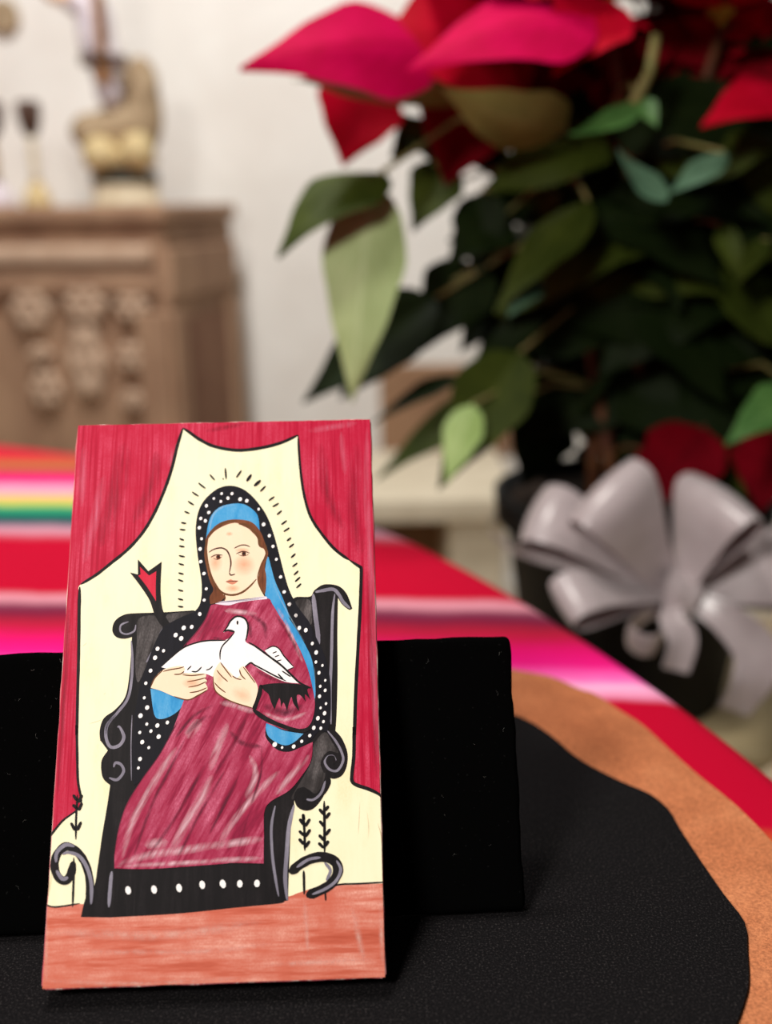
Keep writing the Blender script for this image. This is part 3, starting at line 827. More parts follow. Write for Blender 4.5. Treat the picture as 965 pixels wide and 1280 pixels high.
# --- hands
def hand(pts, lines):
    q = Paint(); q.poly(z8(*pts)); o = q.done('painted_hand', SKIN)
    q = Paint()
    for L in lines: q.line(z8(*L), 1.5)
    q.done('finger_line', BROWNLINE, o, kind='stuff')
    return o
h1 = hand([(24, 466, 1), (44, 412), (92, 366), (180, 345), (210, 362), (192, 386, 1), (310, 386), (326, 402), (318, 414, 1), (332, 428), (322, 440, 1), (334, 462), (328, 482), (282, 506), (226, 532), (150, 512), (80, 482)],
     [((90, 376), (130, 366), (178, 358), (205, 350)), ((150, 392), (185, 390), (206, 374)), ((196, 394), (250, 398), (318, 390)), ((222, 432), (270, 424), (326, 410)), ((228, 462), (280, 452), (330, 430)), ((236, 492), (285, 484), (332, 464)), ((150, 512), (226, 531), (284, 506), (334, 476)), ((24, 460), (46, 412), (90, 368))])
h2 = hand([(402, 324, 1), (440, 362), (490, 415, 1), (512, 395), (505, 362, 1), (530, 346), (560, 382), (606, 450), (606, 505), (582, 576, 1), (500, 552), (420, 516), (376, 472), (364, 402), (382, 350)],
     [((384, 368), (410, 400), (446, 432)), ((404, 326), (430, 362), (466, 408)), ((372, 436), (395, 462), (434, 492)), ((508, 366), (518, 395), (542, 420)), ((528, 350), (548, 376), (596, 440)), ((364, 402), (376, 478), (430, 522), (500, 552), (582, 575)), ((470, 400), (495, 415), (520, 420))])
p = Paint(); p.blob(*z8((520, 500))[0], 16, 10, rot=0.5); p.blob(*z8((250, 440))[0], 14, 7); p.blob(*z8((400, 410))[0], 6, 12)
p.done('hand_blush', stroke_mat('hand_shade', (224, 150, 104), 0.55, (60, 60)), h2, kind='stuff')

# --- black cuff and fringe
p = Paint()
p.line(z8((628, 448), (618, 500), (602, 550), (588, 585)), 5.0, 5.2, 0.1); p.line(z8((585, 585), (650, 632), (740, 672), (840, 700), (905, 680), (918, 640)), 6.2, 4.0, 0.2)
p.poly(z8((622, 452, 1), (700, 440), (830, 444), (902, 466, 1), (880, 476), (900, 532, 1), (868, 500), (872, 540, 1), (842, 505), (822, 512), (838, 594, 1), (806, 552), (792, 515), (770, 590, 1), (752, 545), (738, 570, 1), (728, 520), (702, 584, 1), (684, 545), (668, 500), (645, 480)))
p.done('painted_cuff', INK)

# --- white dots
p = Paint()
random.seed(3)
for x, y in ((310, 263), (388, 263), (358, 298), (252, 300), (305, 322), (450, 305), (500, 317), (197, 355), (215, 405), (155, 450), (190, 468), (145, 520), (163, 603), (153, 680), (158, 775), (183, 865), (202, 980), (187, 1065), (155, 1170), (590, 380), (628, 495), (672, 580), (700, 660), (727, 757), (760, 890), (788, 1003), (828, 1095), (878, 1180)):
    r = random.uniform(1.5, 2.3); p.dot(*z7((x, y))[0], r, r * 1.15, rot=random.random())
for x, y in ((707, 403), (735, 420), (747, 367), (787, 362), (617, 472), (647, 482), (605, 517), (583, 582), (560, 645), (553, 718), (568, 767), (535, 808), (567, 850), (620, 857), (670, 842), (532, 892), (588, 885), (545, 940), (627, 913), (578, 968), (535, 1025), (527, 1070)):
    r = random.uniform(1.7, 2.7); p.dot(*z2((x, y))[0], r, r * 1.2, rot=0.5)
for x, y in ((392, 248), (425, 305), (442, 367), (475, 378), (508, 445), (528, 490), (527, 538), (560, 555), (543, 592), (575, 630), (550, 660), (575, 680), (547, 710), (580, 747), (553, 768), (573, 795), (568, 837), (540, 820), (520, 868), (555, 870)):
    r = random.uniform(1.4, 2.3); p.dot(*z3((x, y))[0], r, r * 1.3, rot=0.3)
for x, y, r in ((500, 103, 2), (460, 132, 1.9), (420, 158, 2.3), (362, 163, 1.5), (325, 148, 2.8)): p.dot(*z5((x, y))[0], r, r * 1.2, rot=0.5)
p.done('veil_dots', WHITEP, veil, kind='stuff')
for x, y in z4((482, 880), (612, 876), (737, 868), (853, 852), (957, 848)): Paint().dot(x, y, 3.6, 5.4, rot=-0.2).done('throne_stud', WHITEP, throne)
for x, y in z5((70, 845), (157, 847), (243, 845)): Paint().dot(x, y, 3.6, 4.8).done('throne_stud', WHITEP, throne)

# ------------------------------------------------------------------ carved chest against the wall
chest_m = mottled('carved_oak', (146, 112, 90), (184, 150, 122), (14, 14, 4), 0.75, 0.35, 0.004, lo=0.3, hi=0.7)
chest_l = mottled('pale_oak', (186, 156, 132), (208, 180, 156), (20, 20, 8), 0.8, 0.3, 0.003)  # paler oak for the moulding and rosettes
CH0 = at(206, 300, 1.90)                        # front right corner of the chest
yaw = math.radians(-12.0)
chest = empty('carved_chest', (CH0.x, CH0.y, FLOOR_Z))
chest.rotation_euler = (0, 0, yaw)
tag(chest, 'tall weathered carved wooden chest standing against the white wall', 'chest')
CW, CD, CHH = 1.0, 0.36, HC - 0.002 - FLOOR_Z    # local: x leftwards negative, y back
box('body', (-CW / 2, CD / 2 + 0.006, CHH * 0.5 - 0.014), (CW - 0.012, CD - 0.012, CHH - 0.03), chest_m, chest)
box('top', (-CW / 2, CD / 2, CHH - 0.014), (CW + 0.012, CD + 0.012, 0.028), chest_m, chest, 0.006)
box('upper_moulding', (-CW / 2, -0.001, CHH - 0.085), (CW - 0.05, 0.022, 0.034), chest_l, chest, 0.008)
box('frieze_rail', (-CW / 2, 0.0, CHH - 0.135), (CW - 0.04, 0.012, 0.04), chest_m, chest, 0.004)
for x in (-0.035, -0.48, -CW + 0.035):
    box('stile', (x, 0.0, CHH * 0.45), (0.06, 0.018, CHH * 0.72), chest_m, chest, 0.004)
for x in (-CW * 0.25 - 0.01, -CW * 0.75):
    box('lower_rail', (x, 0.0, CHH * 0.40), (CW * 0.5 - 0.1, 0.016, 0.05), chest_m, chest, 0.004)
box('side_rail', (-0.002, CD / 2, CHH - 0.12), (0.014, CD - 0.02, 0.09), chest_m, chest, 0.004)
for y in (0.035, CD - 0.035):
    box('side_stile', (-0.002, y, CHH * 0.45), (0.016, 0.055, CHH * 0.72), chest_m, chest, 0.004)
side_p = mottled('shaded_oak', (128, 90, 70), (156, 118, 94), (5, 5, 3), 0.75, 0.2)  # chest oak darkened: the side's shade is put into the colour
box('side_panel', (-0.003, CD / 2, CHH * 0.45), (0.006, CD - 0.13, CHH * 0.68), side_p, chest, 0.002)
box('plinth', (-CW / 2, CD / 2, 0.05), (CW + 0.03, CD + 0.02, 0.10), chest_m, chest, 0.006)
# carved rosettes in the right-hand front panel
ros = None
random.seed(2)
def rosette_mesh(r):
    bm = bmesh.new()
    for k in range(6):
        a = k * math.pi / 3
        M = Matrix.Translation((math.cos(a) * r * 0.58, -0.002, math.sin(a) * r * 0.58)) @ Matrix.Diagonal((r * 0.42, 0.014, r * 0.42, 1))
        bmesh.ops.create_icosphere(bm, subdivisions=1, radius=1, matrix=M)
    bmesh.ops.create_icosphere(bm, subdivisions=1, radius=1, matrix=Matrix.Diagonal((r * 0.34, 0.022, r * 0.34, 1)))
    me = bpy.data.meshes.new('rosette'); bm.to_mesh(me); bm.free(); me.materials.append(chest_l)
    return me
rm = rosette_mesh(0.034)
CI = (Matrix.Translation(chest.location) @ Matrix.Rotation(yaw, 4, 'Z')).inverted()
for (px, py, s, sz) in ((40, 386, 1.35, 1.0), (108, 380, 1.4, 0.85), (166, 384, 1.1, 0.8), (52, 442, 0.8, 0.75), (110, 452, 1.25, 1.9), (166, 446, 1.0, 0.9), (60, 486, 1.1, 1.1), (168, 500, 0.8, 0.8), (-30, 384, 1, 1), (-30, 450, 1, 1)):
    # where that line of sight meets the chest's front face
    A, B = CI @ EYE, CI @ (EYE + ray(px, py) * 3)
    k = (0.004 - A.y) / (B.y - A.y)
    q = A.lerp(B, k)
    o = link('rosette', rm, None, chest, True); o.location = q; o.scale = (s, 1, s * sz)
TOPZ = FLOOR_Z + CHH

# ------------------------------------------------------------------ things on the chest
cream_c = mottled('cream_plaster', (214, 200, 168), (232, 222, 196), 40, 0.7, 0.1)
gold_c = mottled('gilt', (196, 172, 124), (222, 202, 154), 60, 0.5, 0.15)
taupe_c = mottled('taupe_cloth', (150, 128, 100), (186, 164, 134), 30, 0.85, 0.2)
dark_c = mottled('dark_green_paint', (28, 32, 26), (50, 52, 40), 40, 0.5, 0.1)
lilac_c = mottled('pale_lilac_paint', (206, 196, 206), (226, 218, 224), 40, 0.7, 0.1)
brown_c = mottled('walnut', (128, 84, 40), (168, 118, 62), (40, 40, 8), 0.5, 0.2)
umber_c = mottled('umber_wood', (66, 46, 38), (92, 68, 56), 40, 0.6, 0.2)
flesh_c = mottled('painted_flesh', (226, 186, 154), (238, 204, 176), 40, 0.6, 0.05)
D0 = CH0.y + 0.13
def on_chest(px, d=None):
    p = at(px, 247, d or D0)
    return Vector((p.x, p.y, TOPZ))
s0 = on_chest(158)
ppm = F / D0                                        # pixels per metre there
stt = empty('seated_statuette', s0)
tag(stt, 'gilt and taupe seated statuette with a wooden cross on the chest', 'statuette')
lathe('plinth', [(0.064, 0), (0.064, 0.006), (0.060, 0.010), (0.060, 0.034), (0.064, 0.038)], cream_c, stt, n=24, sy=0.8)
lathe('dark_band', [(0.060, 0.038), (0.062, 0.041), (0.062, 0.056), (0.058, 0.059)], dark_c, stt, n=24, sy=0.8)
bm = bmesh.new()                                    # one lump for robe and lap, smoothed together
def ell(bm, c, s, n=2):
    bmesh.ops.create_icosphere(bm, subdivisions=n, radius=1, matrix=Matrix.Translation(c) @ Matrix.Diagonal((*s, 1)))
def blobby(name, parts, mat, parent, vox=0.006):
    bm = bmesh.new()
    for c, s in parts: ell(bm, c, s, 3)
    o = bm_obj(name, bm, mat, parent, True)
    r = o.modifiers.new('join', 'REMESH'); r.mode = 'VOXEL'; r.voxel_size = vox; r.use_smooth_shade = True
    k = o.modifiers.new('soften', 'SMOOTH'); k.iterations = 6
    return o
blobby('skirt', [((-0.034, -0.03, 0.088), (0.034, 0.036, 0.034)), ((0.034, -0.03, 0.092), (0.032, 0.036, 0.036)), ((0, 0.0, 0.078), (0.066, 0.045, 0.022))], gold_c, stt)
blobby('cloak', [((0.030, 0.02, 0.165), (0.046, 0.032, 0.085)), ((0.042, 0.01, 0.21), (0.032, 0.028, 0.050)), ((0.0, 0.01, 0.135), (0.060, 0.035, 0.045)), ((-0.052, -0.005, 0.130), (0.040, 0.035, 0.034))], taupe_c, stt)
blobby('tunic', [((-0.012, -0.012, 0.20), (0.026, 0.026, 0.036)), ((-0.030, 0.0, 0.30), (0.034, 0.028, 0.070)), ((-0.020, 0.0, 0.25), (0.030, 0.026, 0.05)), ((-0.060, -0.01, 0.345), (0.026, 0.02, 0.02))], lilac_c, stt)
blobby('head', [((-0.035, 0.0, 0.425), (0.027, 0.03, 0.035)), ((-0.035, 0.0, 0.385), (0.013, 0.013, 0.025)), ((-0.035, -0.030, 0.42), (0.006, 0.008, 0.009))], flesh_c, stt, 0.004)
blobby('hair', [((-0.035, 0.010, 0.437), (0.031, 0.030, 0.033)), ((-0.035, 0.018, 0.40), (0.028, 0.018, 0.04))], umber_c, stt, 0.004)
blobby('arm', [((-0.082, -0.02, 0.352), (0.026, 0.014, 0.013)), ((-0.105, -0.03, 0.362), (0.013, 0.010, 0.010))], flesh_c, stt, 0.004)
bm = bmesh.new(); add_box(bm, (-0.012, -0.042, 0.315), (0.018, 0.016, 0.22)); bevel_all(bm, 0.003)
bm_obj('cross_post', bm, brown_c, stt)
bm = bmesh.new(); add_box(bm, (-0.010, -0.042, 0.245), (0.082, 0.016, 0.022), Matrix.Rotation(0.08, 3, 'Y')); bevel_all(bm, 0.003)
bm_obj('cross_bar', bm, umber_c, stt)

def candlestick(px, label, cupmat, stemmat, basemat, sc=1.0, d=None):
    e = empty('candlestick', on_chest(px, d)); tag(e, label, 'candlestick')
    lathe('base', [(0.026 * sc, 0), (0.027 * sc, 0.006), (0.022 * sc, 0.020), (0.017 * sc, 0.035), (0.009 * sc, 0.044)], basemat, e, n=20)
    lathe('stem', [(0.009 * sc, 0.044), (0.006 * sc, 0.06), (0.008 * sc, 0.085), (0.006 * sc, 0.11), (0.009 * sc, 0.122)], stemmat, e, n=14)
    lathe('cup', [(0.007 * sc, 0.122), (0.015 * sc, 0.132), (0.021 * sc, 0.155), (0.022 * sc, 0.178), (0.019 * sc, 0.184), (0.015 * sc, 0.180)], cupmat, e, n=20)
    return e
candlestick(47, 'slim candlestick with dark cup, pale stem and yellow foot', umber_c, cream_c, gold_c)
candlestick(-3, 'candlestick with brown stem, dark cup and pale lilac foot', umber_c, taupe_c, lilac_c, 1.25)
# small plate hung on the wall above the chest
wp = at(4, 20, WALL_Y - 0.012)
pl = lathe('wall_plaque', [(0.001, -0.004), (0.030, -0.004), (0.034, 0), (0.030, 0.006), (0.018, 0.004), (0.001, 0.004)], taupe_c, None, n=24)
pl.rotation_euler = (math.radians(90), 0, 0); pl.location = wp
tag(pl, 'small round tan disc hanging on the white wall', 'wall ornament')

# ------------------------------------------------------------------ low white bench behind the table
bp = at(640, 618, 1.60)
bench_m = mottled('cream_bench_paint', (202, 190, 166), (218, 207, 184), 20, 0.7, 0.15)
brown_b = mottled('bench_shade_brown', (136, 104, 80), (160, 126, 98), 8, 0.8, 0.1)  # brown standing in for shade below and behind the seat
bench = empty('white_bench', (bp.x, bp.y, FLOOR_Z)); tag(bench, 'low cream painted bench with added brown shade panels, standing beyond the round table', 'bench')
hgt = bp.z - FLOOR_Z
box('seat', (-0.22, 0.15, hgt - 0.020), (0.46, 0.34, 0.040), bench_m, bench, 0.006)
for x in (-0.055, -0.385):
    box('side_panel', (x, 0.15, (hgt - 0.040) / 2), (0.09, 0.30, hgt - 0.040), bench_m, bench, 0.004)
box('seat_shade_panel', (-0.22, 0.285, hgt * 0.5 - 0.03), (0.24, 0.016, hgt - 0.12), brown_b, bench, 0.003)  # brown sheet in place of the shade under the seat
box('wall_shade_panel', (-0.085, 0.33, hgt + 0.070), (0.25, 0.020, 0.18), brown_b, bench, 0.005)  # brown panel added for the wall darkened by the plant's shade

# ------------------------------------------------------------------ plant stand, pot, poinsettia
PC = Vector((0.222, 0.90, 0))                     # pot axis
POTZ = -0.215
stand_m = mottled('pale_ash', (190, 170, 128), (212, 194, 152), (8, 60, 60), 0.6, 0.15)
st = empty('plant_stand', (PC.x, PC.y, FLOOR_Z)); tag(st, 'pale wooden plant stand under the potted poinsettia', 'stand')
hs = POTZ - FLOOR_Z
lathe('top', [(0.150, hs - 0.024), (0.155, hs - 0.018), (0.155, hs - 0.006), (0.150, hs - 0.0005)], stand_m, st, n=40)
for k in range(4):
    a = math.pi / 4 + k * math.pi / 2
    tube('leg', [(0.15 * math.cos(a), 0.15 * math.sin(a), 0), (0.115 * math.cos(a), 0.115 * math.sin(a), hs - 0.022)], [0.012, 0.016], stand_m, st, 10)

plant = empty('potted_poinsettia', (PC.x, PC.y, POTZ))
tag(plant, 'red poinsettia with dark green leaves in a black pot', 'plant')
def leafmat(name, c1, c2, vein, rough=0.5, spec=0.35):
    t = NT(name)
    f = t.noise(t.coord((40, 40, 40)), 1, 3)
    base = t.ramp(f, [(0.3, lin(c1)), (0.7, lin(c2))])
    tc = t.n('ShaderNodeTexCoord'); sx = t.n('ShaderNodeSeparateXYZ'); t.l(tc.outputs['UV'], sx.inputs[0])
    # side veins slant away from the midrib
    a = t.n('ShaderNodeMath', operation='MULTIPLY_ADD'); t.l(sx.outputs[1], a.inputs[0]); a.inputs[1].default_value = -0.35; t.l(sx.outputs[0], a.inputs[2])
    b = t.n('ShaderNodeMath', operation='MULTIPLY'); t.l(a.outputs[0], b.inputs[0]); b.inputs[1].default_value = 8
    c = t.n('ShaderNodeMath', operation='PINGPONG'); t.l(b.outputs[0], c.inputs[0]); c.inputs[1].default_value = 0.5
    v1 = t.ramp(c.outputs[0], [(0.0, (1, 1, 1, 1)), (0.10, (0, 0, 0, 1))])
    v2 = t.ramp(sx.outputs[1], [(0.03, (1, 1, 1, 1)), (0.08, (0, 0, 0, 1))])
    mx = t.n('ShaderNodeMath', operation='MAXIMUM'); t.l(v1, mx.inputs[0]); t.l(v2, mx.inputs[1])
    m2 = t.n('ShaderNodeMath', operation='MULTIPLY'); t.l(mx.outputs[0], m2.inputs[0]); m2.inputs[1].default_value = 0.55
    t.setc(t.mix(m2.outputs[0], base, lin(vein)))
    t.rough(rough, spec)
    return t.m
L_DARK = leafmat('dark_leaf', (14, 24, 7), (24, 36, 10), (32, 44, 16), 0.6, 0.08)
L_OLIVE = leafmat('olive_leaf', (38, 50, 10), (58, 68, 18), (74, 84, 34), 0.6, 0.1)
L_SAGE = leafmat('sage_leaf', (152, 172, 112), (172, 190, 132), (188, 202, 152), 0.6)
L_TEAL = leafmat('bluish_leaf', (58, 88, 66), (80, 110, 86), (100, 128, 104), 0.55, 0.25)
L_KHAKI = leafmat('yellowing_leaf', (96, 98, 44), (122, 122, 64), (136, 134, 80))
L_GREEN = leafmat('fresh_leaf', (52, 94, 40), (74, 114, 54), (96, 132, 72))
L_LIME = leafmat('pale_leaf', (140, 172, 92), (164, 192, 116), (184, 204, 140))
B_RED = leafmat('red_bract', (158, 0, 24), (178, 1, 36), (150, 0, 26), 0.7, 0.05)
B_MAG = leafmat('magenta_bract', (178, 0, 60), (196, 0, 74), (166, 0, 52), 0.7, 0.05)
B_DARK = leafmat('shaded_red_bract', (96, 0, 14), (122, 2, 20), (84, 0, 12), 0.7, 0.05)  # red bract with the crown's inner shade put into its colour
stem_m = mottled('reddish_stem', (84, 44, 30), (110, 70, 40), 60, 0.6, 0.1)
petiole_m = mottled('green_stem', (112, 110, 60), (136, 124, 76), 60, 0.6, 0.1)

def leaf_mesh(length, width, sag, fold, lobes=True, nu=14, nv=4, curl=0.0, wave=0.0, seed=0):
    """local: base at origin, midrib along +x, upper side +z"""
    bm = bmesh.new()
    ul = bm.loops.layers.uv.new('UVMap')
    grid = []
    for i in range(nu + 1):
        u = i / nu
        w = math.sin(math.pi * min(1, u ** 0.72)) ** 0.95 * (1 - 0.42 * u) * 1.12
        if lobes: w *= 1 + 0.035 * math.sin(u * 21 + seed)
        w = max(w, 0.012) * width / 2 / 0.86
        x = length * u
        z = -4 * sag * u * (1 - u) * -1 * length * 1.0
        z -= curl * length * u * u
        rowv = []
        for j in range(-nv, nv + 1):
            v = j / nv
            zz = z + abs(v) * w * fold + wave * width * 0.2 * math.sin(u * 9 + v * 2 + seed) * abs(v)
            rowv.append((bm.verts.new((x, v * w, zz)), (u, abs(v))))
        grid.append(rowv)
    for i in range(nu):
        for j in range(2 * nv):
            q = [grid[i][j], grid[i + 1][j], grid[i + 1][j + 1], grid[i][j + 1]]
            f = bm.faces.new([k[0] for k in q])
            for lp, k in zip(f.loops, q): lp[ul].uv = k[1]
    bm.normal_update()
    me = bpy.data.meshes.new('leaf'); bm.to_mesh(me); bm.free()
    for p_ in me.polygons: p_.use_smooth = True
    return me
STEMS = []
def stem_curve(a, b, bend, r0, r1):
    a, b = Vector(a), Vector(b)
    pts = []
    for k in range(9):
        t_ = k / 8
        pts.append(a.lerp(b, t_) + Vector(bend) * math.sin(math.pi * t_))
    STEMS.append(pts)
    inv_ = Vector((PC.x, PC.y, POTZ))
    tube('stem', [q - inv_ for q in pts], [r0 + (r1 - r0) * k / 8 for k in range(9)], stem_m, plant, 8)
PB = Vector((PC.x, PC.y, 0.0))
soil_z = POTZ + 0.185
tops = [at(620, 60, 0.86), at(760, 20, 0.84), at(900, 40, 0.86), at(830, -60, 0.95), at(690, -40, 0.98), at(980, 120, 0.90)]
for k, tp in enumerate(tops):
    a = k * 1.05
    stem_curve((PC.x + 0.035 * math.cos(a), PC.y + 0.035 * math.sin(a), soil_z - 0.01), tp, (0.02 * math.cos(a), -0.01, 0), 0.006, 0.0035)
ORG = Vector((PC.x, PC.y, POTZ))
def nearest_stem(p):
    best = None
    for s in STEMS:
        for a in s:
            if a.z > p.z + 0.02 + 0.3 * (a - p).length and a is not s[-1]: continue
            d = (a - p).length
            if best is None or d < best[0]: best = (d, a)
    return best[1] if best else STEMS[0][4]
def put_leaf(base, tip, nrm, width, mat, kind='leaf', sag=0.06, fold=0.25, curl=0.0, lobes=True, pet=True, wave=0.15, seed=0, me=None):
    base, tip = Vector(base), Vector(tip)
    x = tip - base
    L = x.length
    x.normalize()
    z = Vector(nrm); z = (z - x * z.dot(x)).normalized()
    y = z.cross(x)
    if me is None:
        me = leaf_mesh(L, width, sag, fold, lobes, curl=curl, wave=wave, seed=seed); me.materials.append(mat)
        sc = 1
    else:
        sc = L
    o = link(kind, me, None, plant)
    M = Matrix((x, y, z)).transposed().to_4x4() @ Matrix.Diagonal((sc, sc, sc, 1))
    M.translation = base - ORG
    o.matrix_local = M
    if pet:
        q = nearest_stem(base)
        if (q - base).length > 0.006:
            mid = q.lerp(base, 0.5) + Vector((0, 0, 0.12 * (q - base).length))
            Mi = (Matrix.Translation(ORG) @ M).inverted()
            pts = [q.lerp(mid, k / 3) if k < 3 else mid for k in range(3)] + [mid.lerp(base, k / 3) for k in range(4)]
            tube('petiole', [Mi @ p_ for p_ in pts], 0.0016 / sc, petiole_m if mat not in (B_RED, B_MAG, B_DARK) else stem_m, o, 6)
    return o
TOCAM = lambda p: (EYE - p).normalized()
def pl(bpx, tpx, d0, d1, wpx, mat, face=1.0, up=0.6, side=0.0, kind='leaf', **kw):
    """a leaf between two photo pixels at plausible depths, wpx wide across"""
    b_, t_ = at(*bpx, d0), at(*tpx, d1)
    nr = TOCAM(b_) * face + Vector((0, 0, 1)) * up + Vector((1, 0, 0)) * side
    return put_leaf(b_, t_, nr, wpx / F * (d0 + d1) / 2, mat, kind, **kw)
# --- bracts in view
br = dict(kind='bract')
pl((550, 62), (300, 86), 0.80, 0.74, 118, B_MAG, 0.9, 0.6, sag=0.10, fold=-0.2, **br)
pl((665, 42), (462, 66), 0.83, 0.79, 165, B_RED, 1.0, 0.5, sag=0.12, fold=-0.1, **br)
pl((740, 18), (508, 90), 0.79, 0.73, 120, B_MAG, 0.7, 0.8, sag=0.08, fold=-0.2, **br)
pl((640, 40), (520, 20), 0.86, 0.90, 110, B_RED, 0.6, 0.8, sag=0.1, fold=-0.1, **br)
pl((462, 96), (428, 208), 0.86, 0.84, 92, B_RED, 1.0, 0.1, sag=0.03, fold=0.1, **br)
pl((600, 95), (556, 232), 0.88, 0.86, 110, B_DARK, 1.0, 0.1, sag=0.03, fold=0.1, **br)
pl((1000, 110), (876, 158), 0.80, 0.76, 78, B_RED, 0.8, 0.7, sag=0.08, fold=-0.1, **br)
pl((760, 0), (690, 95), 0.80, 0.76, 90, B_RED, 0.9, 0.3, sag=0.06, **br)
pl((640, 30), (575, -60), 0.86, 0.92, 120, B_RED, 0.9, 0.5, **br)
pl((690, 10), (650, -70), 0.86, 0.92, 120, B_MAG, 0.9, 0.5, **br)
pl((700, 210), (640, 222), 0.90, 0.86, 46, B_RED, 0.8, 0.6, **br)
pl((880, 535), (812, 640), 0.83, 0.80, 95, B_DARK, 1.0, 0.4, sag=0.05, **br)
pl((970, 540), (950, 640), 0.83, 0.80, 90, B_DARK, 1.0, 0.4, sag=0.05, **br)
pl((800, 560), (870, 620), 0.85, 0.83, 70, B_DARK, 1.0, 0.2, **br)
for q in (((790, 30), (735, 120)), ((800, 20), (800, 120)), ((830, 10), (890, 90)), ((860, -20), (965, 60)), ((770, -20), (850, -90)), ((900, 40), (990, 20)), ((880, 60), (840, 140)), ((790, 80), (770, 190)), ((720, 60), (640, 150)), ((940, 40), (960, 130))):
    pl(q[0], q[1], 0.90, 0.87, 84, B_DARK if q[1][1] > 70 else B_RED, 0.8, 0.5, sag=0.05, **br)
# the crown above the picture's edge that shades the leaves below
random.seed(21)
for k in range(44):
    tp = random.choice(tops[:5]); a = random.uniform(0, 2 * math.pi)
    d = Vector((math.cos(a), math.sin(a), random.uniform(-0.15, 0.25)))
    if d.x < -0.55: d.x *= 0.5
    b_ = tp + Vector((0, 0, 0.015)) + d * 0.01
    t_ = b_ + d.normalized() * random.uniform(0.09, 0.13)
    t_.y = max(t_.y, 0.78)
    put_leaf(b_, t_, (0, -0.2, 1), 0.065, random.choice((B_RED, B_RED, B_DARK)), 'bract', sag=0.08, fold=-0.1, pet=False, seed=k)
# little yellow-green flower buds at the heart of each head
cy_m = mottled('yellow_green_bud', (150, 150, 40), (190, 170, 60), 80, 0.5, 0.1)
for k, tp in enumerate(tops):
    bm = bmesh.new()
    for j in range(7):
        a = j * 0.9
        ell(bm, Vector((0.007 * math.cos(a), 0.007 * math.sin(a), 0.006)) * (1 if j else 0.01) + Vector((0, 0, 0.004)), (0.004, 0.004, 0.006), 1)
    o = bm_obj('flower_bud', bm, cy_m, plant, True); o.location = tp - ORG + Vector((0, 0, 0.005))
# --- leaves in view
pl((590, 125), (366, 101), 0.84, 0.76, 80, L_KHAKI, 0.6, -0.7, sag=-0.03, fold=-0.2)
pl((478, 214), (347, 322), 0.80, 0.74, 92, L_OLIVE, 0.7, 0.6, side=-0.4, sag=0.12, fold=-0.15)
pl((464, 226), (440, 504), 0.79, 0.73, 92, L_SAGE, 1.0, 0.5, sag=0.05, fold=-0.15)
pl((545, 372), (378, 504), 0.86, 0.82, 84, L_DARK, 0.9, 0.3, sag=0.05)
pl((520, 380), (425, 500), 0.87, 0.84, 80, L_DARK, 0.9, 0.3, sag=0.05)
pl((708, 160), (550, 110), 0.80, 0.75, 84, L_KHAKI, 0.75, -0.5, sag=0.1, fold=-0.1)
pl((735, 250), (618, 392), 0.80, 0.75, 66, L_OLIVE, 0.8, 0.4, side=-0.5, sag=0.05, fold=-0.2)
pl((668, 345), (636, 396), 0.79, 0.75, 40, L_TEAL, 0.8, 0.8, sag=0.05, fold=-0.2)  # lighter leaf added as the highlight on the olive leaf's tip
pl((650, 440), (548, 612), 0.82, 0.77, 90, L_OLIVE, 0.9, 0.3, sag=0.06)
pl((590, 505), (558, 606), 0.78, 0.745, 46, L_LIME, 0.9, 0.6, sag=0.05, fold=-0.1)
pl((575, 470), (462, 532), 0.84, 0.80, 26, L_DARK, 0.6, 0.6, sag=0.05)
pl((640, 500), (470, 600), 0.90, 0.86, 60, L_OLIVE, 0.6, 0.7, sag=0.08)
pl((1010, 492), (906, 556), 0.76, 0.72, 66, L_GREEN, 0.8, 0.7, sag=0.05)
pl((905, 190), (835, 252), 0.78, 0.74, 38, L_TEAL, 0.5, 0.8, sag=-0.05, curl=-0.1)
pl((835, 252), (772, 186), 0.74, 0.75, 40, L_TEAL, 0.5, 0.9, sag=-0.10, pet=False)
pl((805, 128), (710, 168), 0.78, 0.74, 32, L_GREEN, 0.7, 0.7, sag=-0.08)
pl((800, 125), (822, 160), 0.78, 0.76, 24, L_GREEN, 0.8, 0.5)
pl((960, 300), (918, 360), 0.80, 0.77, 26, L_OLIVE, 0.8, 0.5)
pl((900, 280), (930, 362), 0.82, 0.78, 28, L_OLIVE, 0.8, 0.5)
pl((520, 190), (500, 140), 0.90, 0.88, 60, L_OLIVE, 0.8, 0.4)
pl((560, 205), (515, 290), 0.88, 0.85, 60, L_OLIVE, 0.9, 0.3)
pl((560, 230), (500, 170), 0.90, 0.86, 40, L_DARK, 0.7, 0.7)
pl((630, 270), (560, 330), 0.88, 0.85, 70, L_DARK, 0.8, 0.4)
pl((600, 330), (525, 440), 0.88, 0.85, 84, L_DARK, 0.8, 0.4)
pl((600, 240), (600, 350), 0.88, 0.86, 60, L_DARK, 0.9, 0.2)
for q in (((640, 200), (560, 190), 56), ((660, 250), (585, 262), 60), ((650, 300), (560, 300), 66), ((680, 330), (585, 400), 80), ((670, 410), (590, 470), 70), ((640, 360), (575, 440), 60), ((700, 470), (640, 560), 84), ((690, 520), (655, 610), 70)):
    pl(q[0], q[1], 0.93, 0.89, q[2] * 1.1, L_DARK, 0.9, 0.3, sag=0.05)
tube('stem', [at(820, 45, 0.80) - ORG, at(812, 90, 0.79) - ORG, at(792, 130, 0.78) - ORG], [0.0035, 0.0038, 0.0045], petiole_m, plant)
